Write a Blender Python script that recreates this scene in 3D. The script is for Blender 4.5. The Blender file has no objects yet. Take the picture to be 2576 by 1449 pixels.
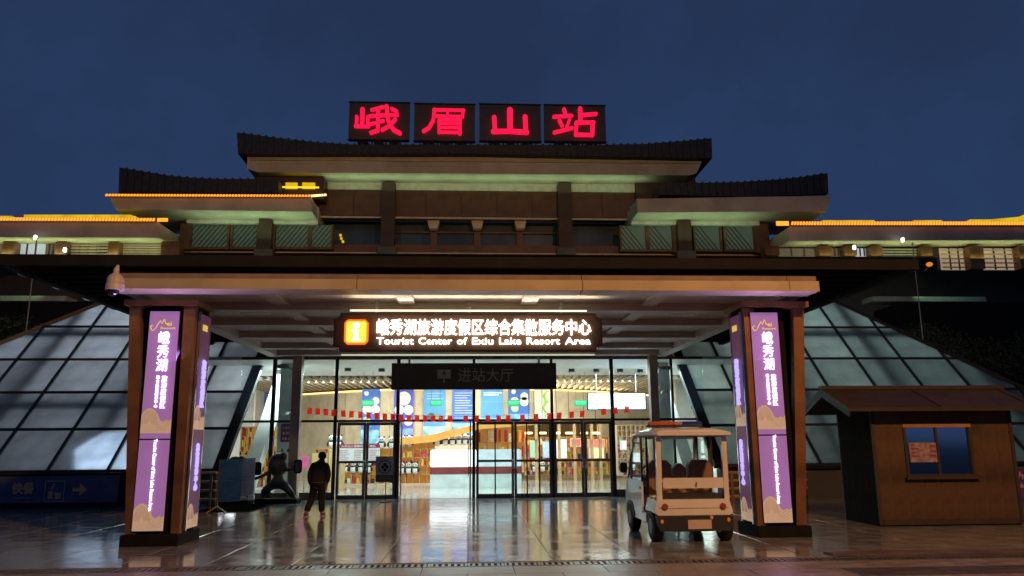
import bpy, bmesh, math, random
from mathutils import Vector, Matrix
random.seed(7)
S = bpy.context.scene
C = S.collection
R = math.radians

# ------------------------------------------------------------------ camera, world, lamps, exposure
FOC, PW, PH = 1950.0, 2576.0, 1449.0
PITCH, YAW, ROLL, EYE = R(11.25), R(3.25), R(-0.42), 1.65
cp, sp = math.cos(PITCH), math.sin(PITCH)
_F = Vector((math.sin(YAW)*cp, math.cos(YAW)*cp, sp)); _R0 = Vector((math.cos(YAW), -math.sin(YAW), 0))
_U0 = _R0.cross(_F)
_R = _R0*math.cos(ROLL) + _U0*math.sin(ROLL); _U = _U0*math.cos(ROLL) - _R0*math.sin(ROLL)
cam_d = bpy.data.cameras.new('camera'); cam = bpy.data.objects.new('camera', cam_d); C.objects.link(cam)
m = Matrix((( _R.x, _U.x, -_F.x, 0), (_R.y, _U.y, -_F.y, 0), (_R.z, _U.z, -_F.z, EYE), (0, 0, 0, 1)))
cam.matrix_world = m
cam_d.sensor_width = 36; cam_d.lens = 36*FOC/PW; cam_d.clip_end = 3000
S.camera = cam

def ray(u, v): return _F*FOC + _R*(u-PW/2) + _U*(PH/2-v)
def at(u, v, Y=None, Z=None):            # a point read off the photo, on a real plane Y or Z
    d = ray(u, v); t = Y/d.y if Y is not None else (Z-EYE)/d.z
    return Vector((0, 0, EYE)) + d*t

W = bpy.data.worlds.new('World'); S.world = W; W.use_nodes = True
nt = W.node_tree; bg = nt.nodes['Background']
sky = nt.nodes.new('ShaderNodeTexSky'); sky.sky_type = 'NISHITA'; sky.sun_disc = False
sky.sun_elevation = R(-2.5); sky.sun_rotation = R(180); sky.air_density = 1.6; sky.dust_density = 0.6; sky.ozone_density = 4.0
# overcast dusk: an even blue cover over the clear sky, thicker cloud overhead, with faint large patches
tc = nt.nodes.new('ShaderNodeTexCoord'); sep = nt.nodes.new('ShaderNodeSeparateXYZ'); ramp = nt.nodes.new('ShaderNodeValToRGB')
nz = nt.nodes.new('ShaderNodeTexNoise'); nz.inputs['Scale'].default_value = 3.5; nz.inputs['Detail'].default_value = 12; nz.inputs['Roughness'].default_value = .62
mx = nt.nodes.new('ShaderNodeMix'); mx.data_type = 'RGBA'; mx.inputs[0].default_value = 0.93
nt.links.new(tc.outputs['Generated'], sep.inputs[0]); nt.links.new(tc.outputs['Generated'], nz.inputs['Vector'])
ad = nt.nodes.new('ShaderNodeMath'); ad.operation = 'MULTIPLY_ADD'; ad.inputs[1].default_value = .95
nt.links.new(nz.outputs['Fac'], ad.inputs[0]); nt.links.new(sep.outputs['Z'], ad.inputs[2])
nt.links.new(ad.outputs[0], ramp.inputs[0])
e = ramp.color_ramp.elements
e[0].position = 0.40; e[0].color = (.032, .066, .168, 1)
e[1].position = 1.0; e[1].color = (.0185, .035, .088, 1)
x = e.new(.70); x.color = (.0225, .048, .126, 1)
vm = nt.nodes.new('ShaderNodeVectorMath'); vm.operation = 'SCALE'; vm.inputs['Scale'].default_value = 10.0
nt.links.new(ramp.outputs[0], vm.inputs[0])
nt.links.new(sky.outputs[0], mx.inputs[6]); nt.links.new(vm.outputs[0], mx.inputs[7]); nt.links.new(mx.outputs[2], bg.inputs[0])
bg.inputs[1].default_value = 0.1
S.view_settings.view_transform = 'Standard'; S.view_settings.look = 'None'; S.view_settings.exposure = 0; S.view_settings.gamma = 1
S.view_settings.use_curve_mapping = False
S.cycles.use_denoising = True; S.cycles.max_bounces = 7; S.cycles.transparent_max_bounces = 12
S.cycles.sample_clamp_indirect = 3.0; S.cycles.caustics_reflective = False; S.cycles.caustics_refractive = False

def lamp(kind, name, loc, power, col, size=.2, size_y=None, aim=None, **k):
    d = bpy.data.lights.new(name, kind); d.energy = power; d.color = col
    if kind == 'AREA':
        d.shape = 'RECTANGLE' if size_y else 'SQUARE'; d.size = size
        if size_y: d.size_y = size_y
        if 'spread' in k: d.spread = k['spread']
    else: d.shadow_soft_size = size
    if kind == 'SPOT': d.spot_size = k.get('cone', R(120)); d.spot_blend = .8
    o = bpy.data.objects.new(name, d); C.objects.link(o); o.location = loc
    if aim is not None: o.rotation_euler = (Vector(aim)-Vector(loc)).to_track_quat('-Z', 'Y').to_euler()
    return o
# sodium street lamp behind the photographer
SODIUM = (1, .46, .125)
lamp('SPOT', 'street_lamp_light', (8, -2, 13), 10500, SODIUM, .35, aim=(2, 16, 1.5), cone=R(100))
lamp('SPOT', 'added_eave_fill_light', (-9, -6, 12), 2500, (1, .86, .46), .4, aim=(0, 37, 14.5), cone=R(62))  # unseen lamp added to brighten the eaves and upper storeys
# hall ceiling lights
for X in (-5, 0, 5):
    lamp('AREA', 'hall_ceiling_light', (X, 26.6, 4.0), 340, (.84, 1, .97), 3.6, 2.0, aim=(X, 26.6, 0))
    lamp('AREA', 'hall_cove_light', (X, 31.6, 4.0), 230, (1, .91, .76), 3.6, .5, aim=(X, 32.8, 2.2))
lamp('AREA', 'shop_light', (4.5, 36, 3.9), 480, (1, .72, .42), 6, 3, aim=(6, 34, 0))
lamp('AREA', 'sign_top_light', (.15, 14.8, 4.22), 16, (1, .88, .58), 4.8, .06, aim=(.15, 14.1, 4.75))
# cool tubes inside the two glass roofs
for s in (-1, 1):
    for yy, zz, pw in ((31.2, 1.6, 1.0), (30.6, 4.6, .7)):
        lamp('AREA', 'glass_roof_light', (s*11.5, yy, zz), (180 if s < 0 else 112)*pw, (.84, .93, 1) if s < 0 else (.78, 1, .94), 9, 2.4, aim=(s*11.5, yy-6 if zz > 1 else 24.5, zz+(1.2 if zz > 1 else 4)))

# ------------------------------------------------------------------ materials
MATS = {}
def mat(name, col, rough=.6, metal=0, var=.12, scale=3.0, bump=0, bscale=40, emit=None, es=0, spec=.5, coat=0, rvar=0):
    if name in MATS: return MATS[name]
    m = bpy.data.materials.new(name); m.use_nodes = True; n = m.node_tree; b = n.nodes['Principled BSDF']
    b.inputs['Roughness'].default_value = rough; b.inputs['Metallic'].default_value = metal
    b.inputs['Specular IOR Level'].default_value = spec; b.inputs['Coat Weight'].default_value = coat
    t = n.nodes.new('ShaderNodeTexCoord'); z = n.nodes.new('ShaderNodeTexNoise'); z.inputs['Scale'].default_value = scale
    z.inputs['Detail'].default_value = 6; n.links.new(t.outputs['Object'], z.inputs['Vector'])
    mr = n.nodes.new('ShaderNodeMapRange'); mr.inputs[1].default_value = .3; mr.inputs[2].default_value = .7
    mr.inputs[3].default_value = 1-var*1.6; mr.inputs[4].default_value = 1+var; n.links.new(z.outputs['Fac'], mr.inputs[0])
    v = n.nodes.new('ShaderNodeVectorMath'); v.operation = 'SCALE'; v.inputs[0].default_value = col
    n.links.new(mr.outputs[0], v.inputs['Scale']); n.links.new(v.outputs[0], b.inputs['Base Color'])
    if rvar:
        r2 = n.nodes.new('ShaderNodeMapRange'); r2.inputs[1].default_value = .3; r2.inputs[2].default_value = .7
        r2.inputs[3].default_value = max(.02, rough-rvar); r2.inputs[4].default_value = rough+rvar
        n.links.new(z.outputs['Fac'], r2.inputs[0]); n.links.new(r2.outputs[0], b.inputs['Roughness'])
    if bump:
        z2 = n.nodes.new('ShaderNodeTexNoise'); z2.inputs['Scale'].default_value = bscale; z2.inputs['Detail'].default_value = 4
        n.links.new(t.outputs['Object'], z2.inputs['Vector'])
        bp = n.nodes.new('ShaderNodeBump'); bp.inputs['Strength'].default_value = bump; bp.inputs['Distance'].default_value = .02
        n.links.new(z2.outputs['Fac'], bp.inputs['Height']); n.links.new(bp.outputs[0], b.inputs['Normal'])
    if emit:
        b.inputs['Emission Color'].default_value = (*emit, 1); b.inputs['Emission Strength'].default_value = es
    MATS[name] = m; return m
def glass(name, tint=(.95, 1, .98), refl=1.0):
    m = bpy.data.materials.new(name); m.use_nodes = True; n = m.node_tree
    for q in list(n.nodes):
        if q.type == 'BSDF_PRINCIPLED': n.nodes.remove(q)
    out = [q for q in n.nodes if q.type == 'OUTPUT_MATERIAL'][0]
    tr = n.nodes.new('ShaderNodeBsdfTransparent'); tr.inputs[0].default_value = (*tint, 1)
    gl = n.nodes.new('ShaderNodeBsdfGlossy'); gl.inputs['Roughness'].default_value = .02
    fw = n.nodes.new('ShaderNodeLayerWeight'); fw.inputs[0].default_value = .25; fr = n.nodes.new('ShaderNodeMath'); fr.operation = 'MULTIPLY_ADD'; fr.inputs[1].default_value = .5; fr.inputs[2].default_value = .03; n.links.new(fw.outputs['Facing'], fr.inputs[0])
    mi = n.nodes.new('ShaderNodeMixShader')
    n.links.new(fr.outputs[0], mi.inputs[0]); n.links.new(tr.outputs[0], mi.inputs[1]); n.links.new(gl.outputs[0], mi.inputs[2])
    n.links.new(mi.outputs[0], out.inputs[0]); MATS[name] = m; return m
def frosted(name, col):
    m = bpy.data.materials.new(name); m.use_nodes = True; n = m.node_tree
    for q in list(n.nodes):
        if q.type == 'BSDF_PRINCIPLED': n.nodes.remove(q)
    out = [q for q in n.nodes if q.type == 'OUTPUT_MATERIAL'][0]
    tl = n.nodes.new('ShaderNodeBsdfTranslucent')
    t = n.nodes.new('ShaderNodeTexCoord'); z = n.nodes.new('ShaderNodeTexNoise'); z.inputs['Scale'].default_value = 1.3; z.inputs['Detail'].default_value = 5
    n.links.new(t.outputs['Object'], z.inputs['Vector'])
    mr = n.nodes.new('ShaderNodeMapRange'); mr.inputs[1].default_value = .3; mr.inputs[2].default_value = .7; mr.inputs[3].default_value = .7; mr.inputs[4].default_value = 1.1
    n.links.new(z.outputs['Fac'], mr.inputs[0])
    v = n.nodes.new('ShaderNodeVectorMath'); v.operation = 'SCALE'; v.inputs[0].default_value = col
    n.links.new(mr.outputs[0], v.inputs['Scale']); n.links.new(v.outputs[0], tl.inputs[0])
    tr = n.nodes.new('ShaderNodeBsdfTransparent'); a = n.nodes.new('ShaderNodeMixShader'); a.inputs[0].default_value = .18
    n.links.new(tl.outputs[0], a.inputs[1]); n.links.new(tr.outputs[0], a.inputs[2])
    gl = n.nodes.new('ShaderNodeBsdfGlossy'); gl.inputs['Roughness'].default_value = .12
    fw = n.nodes.new('ShaderNodeLayerWeight'); fw.inputs[0].default_value = .3; fr = n.nodes.new('ShaderNodeMath'); fr.operation = 'MULTIPLY_ADD'; fr.inputs[1].default_value = .35; fr.inputs[2].default_value = .03; n.links.new(fw.outputs['Facing'], fr.inputs[0])
    mi = n.nodes.new('ShaderNodeMixShader')
    n.links.new(fr.outputs[0], mi.inputs[0]); n.links.new(a.outputs[0], mi.inputs[1]); n.links.new(gl.outputs[0], mi.inputs[2])
    n.links.new(mi.outputs[0], out.inputs[0]); MATS[name] = m; return m
def lit(name, col, s=1.0, var=0, scale=4):
    if name in MATS: return MATS[name]
    m = bpy.data.materials.new(name); m.use_nodes = True; n = m.node_tree; b = n.nodes['Principled BSDF']
    b.inputs['Base Color'].default_value = tuple(min(.8, c*.5) for c in col)+(1,); b.inputs['Roughness'].default_value = .4
    b.inputs['Emission Color'].default_value = (*col, 1); b.inputs['Emission Strength'].default_value = s
    if var:
        z = n.nodes.new('ShaderNodeTexNoise'); z.inputs['Scale'].default_value = scale
        t = n.nodes.new('ShaderNodeTexCoord'); n.links.new(t.outputs['Object'], z.inputs['Vector'])
        mr = n.nodes.new('ShaderNodeMapRange'); mr.inputs[3].default_value = s*(1-var); mr.inputs[4].default_value = s*(1+var)
        n.links.new(z.outputs['Fac'], mr.inputs[0]); n.links.new(mr.outputs[0], b.inputs['Emission Strength'])
    MATS[name] = m; return m

M = dict(
 granite=mat('wet_granite', (.23, .225, .23), .12, var=.3, scale=2.2, bump=.10, bscale=7, rvar=.06, spec=.9),
 granite_b=mat('wet_granite_grey', (.20, .195, .20), .15, var=.3, scale=2.8, bump=.12, bscale=9, rvar=.08, spec=.8),
 granite_f=mat('street_granite', (.21, .18, .18), .36, var=.3, scale=4, bump=.3, bscale=22, rvar=.1, spec=.6),
 granite_d=mat('dark_granite', (.07, .06, .06), .4, var=.3, scale=4, bump=.3, bscale=22, rvar=.1),
 earth=mat('asphalt', (.05, .045, .045), .6, var=.3, scale=1.5, bump=.3, bscale=30),
 joint=mat('dark_joint', (.085, .08, .08), .8),
 hallfloor=mat('hall_tile', (.42, .42, .40), .10, var=.08, scale=1.0, bump=.05, bscale=5, rvar=.03, spec=.7),
 tiles=mat('roof_tile', (.030, .034, .042), .6, var=.3, scale=6),
 eave=mat('eave_plaster', (.55, .50, .38), .8, var=.15, scale=.8),
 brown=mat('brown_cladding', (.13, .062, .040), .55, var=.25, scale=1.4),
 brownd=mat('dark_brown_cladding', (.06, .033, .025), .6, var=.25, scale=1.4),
 darkmetal=mat('dark_metal', (.012, .012, .014), .8, metal=0, spec=.2, var=.2),
 black=mat('black_metal', (.010, .010, .010), .8, spec=.15, var=.2),
 canopy=mat('canopy_paint', (.60, .50, .47), .55, var=.12, scale=1.2, bump=.05, bscale=12),
 fascia=mat('fascia_panel', (.43, .35, .235), .5, var=.12, scale=1.1),
 pillar=mat('pillar_cladding', (.25, .12, .045), .38, metal=.35, var=.35, scale=1.6),
 chrome=mat('chrome_trim', (.75, .74, .76), .12, metal=1, var=.05),
 white=mat('white_paint', (.72, .72, .70), .5, var=.06),
 greywall=mat('grey_render', (.075, .08, .07), .85, var=.25, scale=.5),
 frame=mat('brown_frame', (.17, .095, .08), .45, metal=.2, var=.2),
 frameblack=mat('black_frame', (.02, .02, .023), .4, metal=.3, var=.2),
 wood=mat('pale_wood', (.60, .51, .38), .55, var=.12, scale=2.5),
 woodd=mat('shelf_wood', (.50, .30, .12), .5, var=.15, scale=2.5),
 steel=mat('painted_steel', (.30, .31, .33), .5, var=.15),
 glass=glass('clear_glass'),
 skyglass=mat('window_glass', (.01, .012, .016), .06, spec=1.0, var=0),
 dimglass=mat('upper_window_glass', (.05, .08, .09), .18, spec=.8, var=.4, scale=.6),
 greenglass=lit('lit_window_green', (.055, .085, .058), .5, .6, 1.1),
 paleglass=lit('lit_window_pale', (.70, .50, .33), .42, .5, 1.5),
 whiteglass=lit('lit_window_white', (.45, .52, .55), .8, .3, 1.5),
 frost_l=frosted('frosted_glass_blue', (.70, .73, .78)),
 frost_r=frosted('frosted_glass_green', (.66, .73, .71)),
 red=lit('red_neon', (1, .006, .055), 1.35, .25, 3),
 ledw=lit('sign_white', (1, .92, .86), 3.2),
 ledv=lit('banner_led', (.78, .62, 1), 2.4),
 ledv2=lit('banner_led_side', (.42, .34, .95), 1.3),
 orange=lit('icon_orange', (1, .16, .01), 1.6), icony=lit('icon_white', (1, .90, .55), 5),
 banner=lit('banner_violet', (.27, .12, .30), .9, .12, 3),
 bannert=lit('banner_tan', (.50, .32, .20), .75, .12, 8),
 bannerl=lit('banner_tan_line', (.30, .16, .13), .7),
 gold=lit('logo_gold', (.72, .50, .10), .9),
 strip=lit('led_strip_amber', (1, .27, .02), 2.0), striph=lit('led_strip_hot', (1, .62, .25), 2.3),
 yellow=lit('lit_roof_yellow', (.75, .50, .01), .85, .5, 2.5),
 cove=lit('cove_light', (1, .62, .22), 2.6),
 signface=mat('sign_face', (.17, .095, .05), .4, var=.15),
 ledboard=mat('led_board', (.065, .055, .05), .55, var=.1),
 ledtext=mat('led_board_text', (.42, .39, .34), .5),
)

# ------------------------------------------------------------------ geometry helpers
class G:
    def __init__(s): s.v = []; s.f = []; s.sm = False
    def face_add(s, vs, fs):
        k = len(s.v); s.v += [Vector(a) for a in vs]; s.f += [tuple(k+i for i in f) for f in fs]; return s
    def box(s, x0, x1, y0, y1, z0, z1):
        x0, x1 = sorted((x0, x1)); y0, y1 = sorted((y0, y1)); z0, z1 = sorted((z0, z1))
        return s.face_add([(x0,y0,z0),(x1,y0,z0),(x1,y1,z0),(x0,y1,z0),(x0,y0,z1),(x1,y0,z1),(x1,y1,z1),(x0,y1,z1)],
                   [(0,3,2,1),(4,5,6,7),(0,1,5,4),(1,2,6,5),(2,3,7,6),(3,0,4,7)])
    def bev(s, x0, x1, y0, y1, z0, z1, r=.02):      # box with chamfered edges along Y... (octagon in XZ)
        p = [(x0+r,z0),(x1-r,z0),(x1,z0+r),(x1,z1-r),(x1-r,z1),(x0+r,z1),(x0,z1-r),(x0,z0+r)]
        return s.prism(p, y0, y1)
    def prism(s, poly, y0, y1):                      # polygon in XZ, extruded along Y
        n = len(poly); vs = [(a, y0, b) for a, b in poly]+[(a, y1, b) for a, b in poly]
        fs = [tuple(range(n)), tuple(range(2*n-1, n-1, -1))]+[(i, i+n, (i+1) % n+n, (i+1) % n) for i in range(n)]
        ar = sum(poly[i][0]*poly[(i+1) % n][1]-poly[(i+1) % n][0]*poly[i][1] for i in range(n))
        if ar < 0: fs = [tuple(reversed(f)) for f in fs]
        return s.face_add(vs, fs)
    def prismx(s, poly, x0, x1):                     # polygon in YZ, extruded along X
        n = len(poly); vs = [(x0, a, b) for a, b in poly]+[(x1, a, b) for a, b in poly]
        fs = [tuple(range(n)), tuple(range(2*n-1, n-1, -1))]+[(i, i+n, (i+1) % n+n, (i+1) % n) for i in range(n)]
        ar = sum(poly[i][0]*poly[(i+1) % n][1]-poly[(i+1) % n][0]*poly[i][1] for i in range(n))
        if ar > 0: fs = [tuple(reversed(f)) for f in fs]
        return s.face_add(vs, fs)
    def slab(s, pts, off):                           # any planar polygon thickened by the vector off
        n = len(pts); off = Vector(off); pts = [Vector(p) for p in pts]
        return s.face_add(pts+[p+off for p in pts], [tuple(range(n)), tuple(range(2*n-1, n-1, -1))]+[(i, i+n, (i+1) % n+n, (i+1) % n) for i in range(n)])
    def tube(s, pts, r, n=8, cap=True):
        pts = [Vector(p) for p in pts]; rs = r if isinstance(r, (list, tuple)) else [r]*len(pts); k = len(s.v); up = None
        for i, p in enumerate(pts):
            d = (pts[min(i+1, len(pts)-1)]-pts[max(i-1, 0)]).normalized()
            a = d.cross(Vector((0, 0, 1)) if abs(d.z) < .95 else Vector((1, 0, 0))).normalized() if up is None else (up-d*up.dot(d)).normalized()
            up = a; b = d.cross(a)
            s.v += [p+a*math.cos(2*math.pi*j/n)*rs[i]+b*math.sin(2*math.pi*j/n)*rs[i] for j in range(n)]
        for i in range(len(pts)-1):
            for j in range(n): s.f.append((k+i*n+j, k+i*n+(j+1) % n, k+(i+1)*n+(j+1) % n, k+(i+1)*n+j))
        if cap: s.f.append(tuple(k+j for j in reversed(range(n)))); s.f.append(tuple(k+(len(pts)-1)*n+j for j in range(n)))
        return s
    def beam(s, a, b, w, h):                         # rectangular bar from a to b
        a, b = Vector(a), Vector(b); d = (b-a).normalized(); x = d.cross(Vector((0, 0, 1)) if abs(d.z) < .98 else Vector((0, 1, 0))).normalized(); y = x.cross(d)
        q = [x*w/2+y*h/2, -x*w/2+y*h/2, -x*w/2-y*h/2, x*w/2-y*h/2]
        return s.face_add([a+i for i in q]+[b+i for i in q], [(0,1,2,3),(7,6,5,4),(0,4,5,1),(1,5,6,2),(2,6,7,3),(3,7,4,0)])
    def ball(s, c, rx, ry=None, rz=None, n=12, m=8):
        ry = ry or rx; rz = rz or rx; c = Vector(c); k = len(s.v)
        s.v.append(c+Vector((0, 0, -rz)))
        for i in range(1, m):
            t = -math.pi/2+math.pi*i/m
            s.v += [c+Vector((math.cos(t)*math.cos(2*math.pi*j/n)*rx, math.cos(t)*math.sin(2*math.pi*j/n)*ry, math.sin(t)*rz)) for j in range(n)]
        s.v.append(c+Vector((0, 0, rz))); top = len(s.v)-1
        for j in range(n):
            s.f.append((k, k+1+(j+1) % n, k+1+j)); s.f.append((top, top-n+j, top-n+(j+1) % n))
            for i in range(m-2): s.f.append((k+1+i*n+j, k+1+i*n+(j+1) % n, k+1+(i+1)*n+(j+1) % n, k+1+(i+1)*n+j))
        return s
    def build(s, name, material, parent=None, kind=None, label=None, cat=None, group=None, smooth=False):
        xs = [p.x for p in s.v]; ys = [p.y for p in s.v]; zs = [p.z for p in s.v]
        o0 = Vector(((min(xs)+max(xs))/2, (min(ys)+max(ys))/2, min(zs)))
        me = bpy.data.meshes.new(name); me.from_pydata([p-o0 for p in s.v], [], s.f); me.materials.append(material)
        bm = bmesh.new(); bm.from_mesh(me); bmesh.ops.recalc_face_normals(bm, faces=bm.faces); bm.to_mesh(me); bm.free()
        if smooth: me.polygons.foreach_set('use_smooth', [True]*len(me.polygons))
        return link(name, me, parent, o0, kind, label, cat, group)
WL = {}
def link(name, me, parent, pos, kind=None, label=None, cat=None, group=None):
    o = bpy.data.objects.new(name, me); C.objects.link(o); WL[o] = Vector(pos)
    if parent is not None: o.parent = parent; o.location = Vector(pos)-WL[parent]
    else: o.location = pos
    if kind: o['kind'] = kind
    if label: o['label'] = label
    if cat: o['category'] = cat
    if group: o['group'] = group
    return o
def thing(name, label, cat, loc=(0, 0, 0), group=None, kind=None): return link(name, None, None, loc, kind, label, cat, group)
def box(name, material, parent, *b, **k): return G().box(*b).build(name, material, parent, **k)
def copy_tree(o, parent=None, loc=None, label=None):
    c = o.copy(); C.objects.link(c)
    if parent is not None: c.parent = parent
    if loc is not None: c.location = loc
    if label: c['label'] = label
    for ch in [q for q in o.children]: copy_tree(ch, c)
    return c
XH, ZU, YA = Vector((1, 0, 0)), Vector((0, 0, 1)), Vector((0, 1, 0))
def text(name, body, org, w, h, material, parent, ux=XH, uy=ZU, depth=.012, bold=0.0, spacing=1.0, fat=0, **k):
    """lettering fitted to a w x h box whose lower left corner is org"""
    c = bpy.data.curves.new(name, 'FONT'); c.body = body; c.extrude = .01; c.offset = bold; c.resolution_u = 2; c.space_character = spacing
    t = bpy.data.objects.new(name, c); C.objects.link(t); bpy.context.view_layer.update()
    me = bpy.data.meshes.new_from_object(t); bpy.data.objects.remove(t)
    xs = [q.co.x for q in me.vertices]; ys = [q.co.y for q in me.vertices]; zs = [q.co.z for q in me.vertices]
    x0, y0, z0 = min(xs), min(ys), min(zs); sx = w/(max(xs)-x0); sy = h/(max(ys)-y0); sz = depth/max(1e-6, max(zs)-z0)
    un = Vector(ux).cross(Vector(uy))
    for q in me.vertices:
        q.co = Vector(ux)*(q.co.x-x0)*sx+Vector(uy)*(q.co.y-y0)*sy+un*(q.co.z-z0)*sz
    if fat:                                           # heavier strokes: shifted layers, each 1.5 mm behind the last
        vs = [q.co.copy() for q in me.vertices]; fs = [tuple(p.vertices) for p in me.polygons]; n0 = len(vs); V2 = list(vs); F2 = list(fs)
        for i_, (dx_, dy_) in enumerate(((1, 0), (-1, 0), (0, 1), (0, -1))):
            V2 += [v+Vector(ux)*dx_*fat+Vector(uy)*dy_*fat-un*.0015*(i_+1) for v in vs]; F2 += [tuple(a+n0*(i_+1) for a in f) for f in fs]
        me = bpy.data.meshes.new(name); me.from_pydata(V2, [], F2); me.update()
    me.materials.clear(); me.materials.append(material); me.name = name
    return link(name, me, parent, org, **k)
def strokes(sts, org, w, h, ww, depth=.08, y=-1):
    g = G(); i = 0
    for st in sts:
        wd = st[0]*ww/100.; pts = [Vector((org[0]+a*w/100., org[2]+b*h/100.)) for a, b in st[1:]]
        for j in range(len(pts)):
            i += 1; yy = org[1]-depth-i*.0015; p = pts[j]; n = 10
            g.prism([(p.x+math.cos(2*math.pi*q/n)*wd/2, p.y+math.sin(2*math.pi*q/n)*wd/2) for q in range(n)], yy, org[1]-.002)
            if j+1 < len(pts):
                i += 1; yy = org[1]-depth-i*.0015; d = (pts[j+1]-p).normalized(); s = Vector((-d.y, d.x))*wd/2
                g.prism([tuple(p+s), tuple(p-s), tuple(pts[j+1]-s*.92), tuple(pts[j+1]+s*.92)], yy, org[1]-.002)
    return g
def clip(poly, a, b, c):                              # keep a*x+b*y<=c
    out = []
    for i in range(len(poly)):
        p, q = poly[i], poly[(i+1) % len(poly)]; dp = a*p[0]+b*p[1]-c; dq = a*q[0]+b*q[1]-c
        if dp <= 0: out.append(p)
        if (dp < 0) != (dq < 0) and abs(dp-dq) > 1e-9: t = dp/(dp-dq); out.append((p[0]+(q[0]-p[0])*t, p[1]+(q[1]-p[1])*t))
    return out

# ================================================================== SETTING
g = G().face_add([(-600, -300, 0), (600, -300, 0), (600, 900, 0), (-600, 900, 0)], [(0, 1, 2, 3)])
g.build('ground', M['earth'], kind='structure')
# plaza of granite slabs, 1.2 m each, two tones, open joints
plaza = link('plaza', None, None, (0, 0, 0)); plaza['kind'] = 'structure'
box('slab_bed', M['joint'], plaza, -15, 15.1, 11.3, 23.86, .002, .006)
def slab_mesh(mname, n, sx=1.2, sy=1.2, j=.009, top=.016):
    q = G().bev(j/2, sx-j/2, 0, 1, 0, top, .004)
    me = bpy.data.meshes.new('paving_slab'); me.from_pydata([(a.x-sx/2, (a.y*(sy-j))-(sy-j)/2, a.z) for a in q.v], [], q.f); me.materials.append(M[mname]); return me
sA, sB = slab_mesh('granite', 0), slab_mesh('granite_b', 1)
for i in range(24):
    for j in range(10):
        y = 11.31+1.254*j+.6+.02; x = -14.4+1.2*i+.6
        o = link('paving_slab', sA if (random.random() < .72) else sB, plaza, (x, y, .008+random.uniform(-.0015, .0015)))
        o.scale = (1, 1.045, 1); o.rotation_euler = (random.uniform(-.0009, .0009), random.uniform(-.0009, .0009), 0)
pave = link('pavement', None, None, (0, 0, 0)); pave['kind'] = 'structure'
box('slab_bed', M['joint'], pave, -15, 15.1, 6.5, 10.88, .002, .006)
sF, sD = slab_mesh('granite_f', 2, 1.2, .6), slab_mesh('granite_d', 3, 1.2, .6)
for i in range(17):
    for j in range(7):
        x = -9.6+1.2*i+.6*(j % 2); y = 10.88-.3-.6*j
        link('paving_slab', sD if j in (1, ) and i > 11 else sF, pave, (x, y, .008))
# drain channel with cast covers
dr = thing('drainage_channel', 'long slotted steel drain running across the paving in the foreground', 'drain', (0, 11.08, 0))
box('trough', M['black'], dr, -12, 13, 10.92, 11.26, .001, .004)
q = G(); q.box(0, .49, 0, .03, 0, .016); q.box(0, .49, .27, .30, 0, .016); q.box(0, .03, .03, .27, 0, .016); q.box(.46, .49, .03, .27, 0, .016)
for k in range(5): q.box(.06+.085*k, .10+.085*k, .03, .27, 0, .014)
gm = bpy.data.meshes.new('drain_cover'); gm.from_pydata([(a.x, a.y, a.z) for a in q.v], [], q.f); gm.materials.append(mat('drain_steel', (.16, .15, .15), .35, metal=.4))
for k in range(50): link('drain_cover', gm, dr, (-12+.5*k, 10.94, .005))
# kerb bands at the right
kb = G(); kb.box(5.2, 15, 11.30, 11.62, .02, .05)
kb.build('kerb', mat('kerb_stone', (.12, .095, .095), .35, var=.2, bump=.2), kind='structure')

# hall floor, walls and ceiling
YG = 23.9                                            # entrance glazing plane
box('hall_floor', M['hallfloor'], None, -16, 16, YG, 46, .004, .02, kind='structure')
box('hall_ceiling', M['white'], None, -8.6, 8.9, YG+.02, 29.7, 4.16, 4.25, kind='structure')
box('hall_upper_ceiling', mat('ceiling_dark', (.12, .10, .08), .8), None, -9.5, 9.5, 29.7, 46, 4.5, 4.6, kind='structure')
box('hall_back_wall', M['wood'], None, -16, 16, 45.8, 46, .02, 4.5, kind='structure')
sc = thing('slatted_ceiling', 'pale wooden slat ceiling seen through the upper panes of the hall', 'ceiling', (0, 30, 4.1))
q = G(); q.box(-.05, .05, 0, 14, 0, .12); sm = bpy.data.meshes.new('ceiling_slat'); sm.from_pydata([tuple(a) for a in q.v], [], q.f); sm.materials.append(M['wood'])
for k in range(74): link('slat', sm, sc, (-11+.3*k, 30, 4.06))
# ---- sodium lamp behind the photographer
t = thing('street_lamp', 'tall sodium street lamp standing behind the photographer', 'street lamp', (8, -2.2, 0))
G().tube([(8, -2.2, 0), (8, -2.2, 13.2)], [.12, .06]).build('pole', M['steel'], t)
G().bev(7.8, 8.2, -2.4, -1.7, 13.25, 13.4, .04).build('lamp_head', M['steel'], t)

# ================================================================== STATION BUILDING (upper storeys)
YS = 37.0
st = thing('station_building', 'large dark station building with three tiers of upturned roofs and lit eaves', 'building', (0, YS, 0))
def X(u, v, Y): return at(u, v, Y).x
def Z(u, v, Y): return at(u, v, Y).z
box('wall', M['greywall'], st, -60, 60, YS+1.2, YS+9, 4.7, Z(1200, 640, YS+1.2), label='long dark grey wall below the upper storeys')
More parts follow.
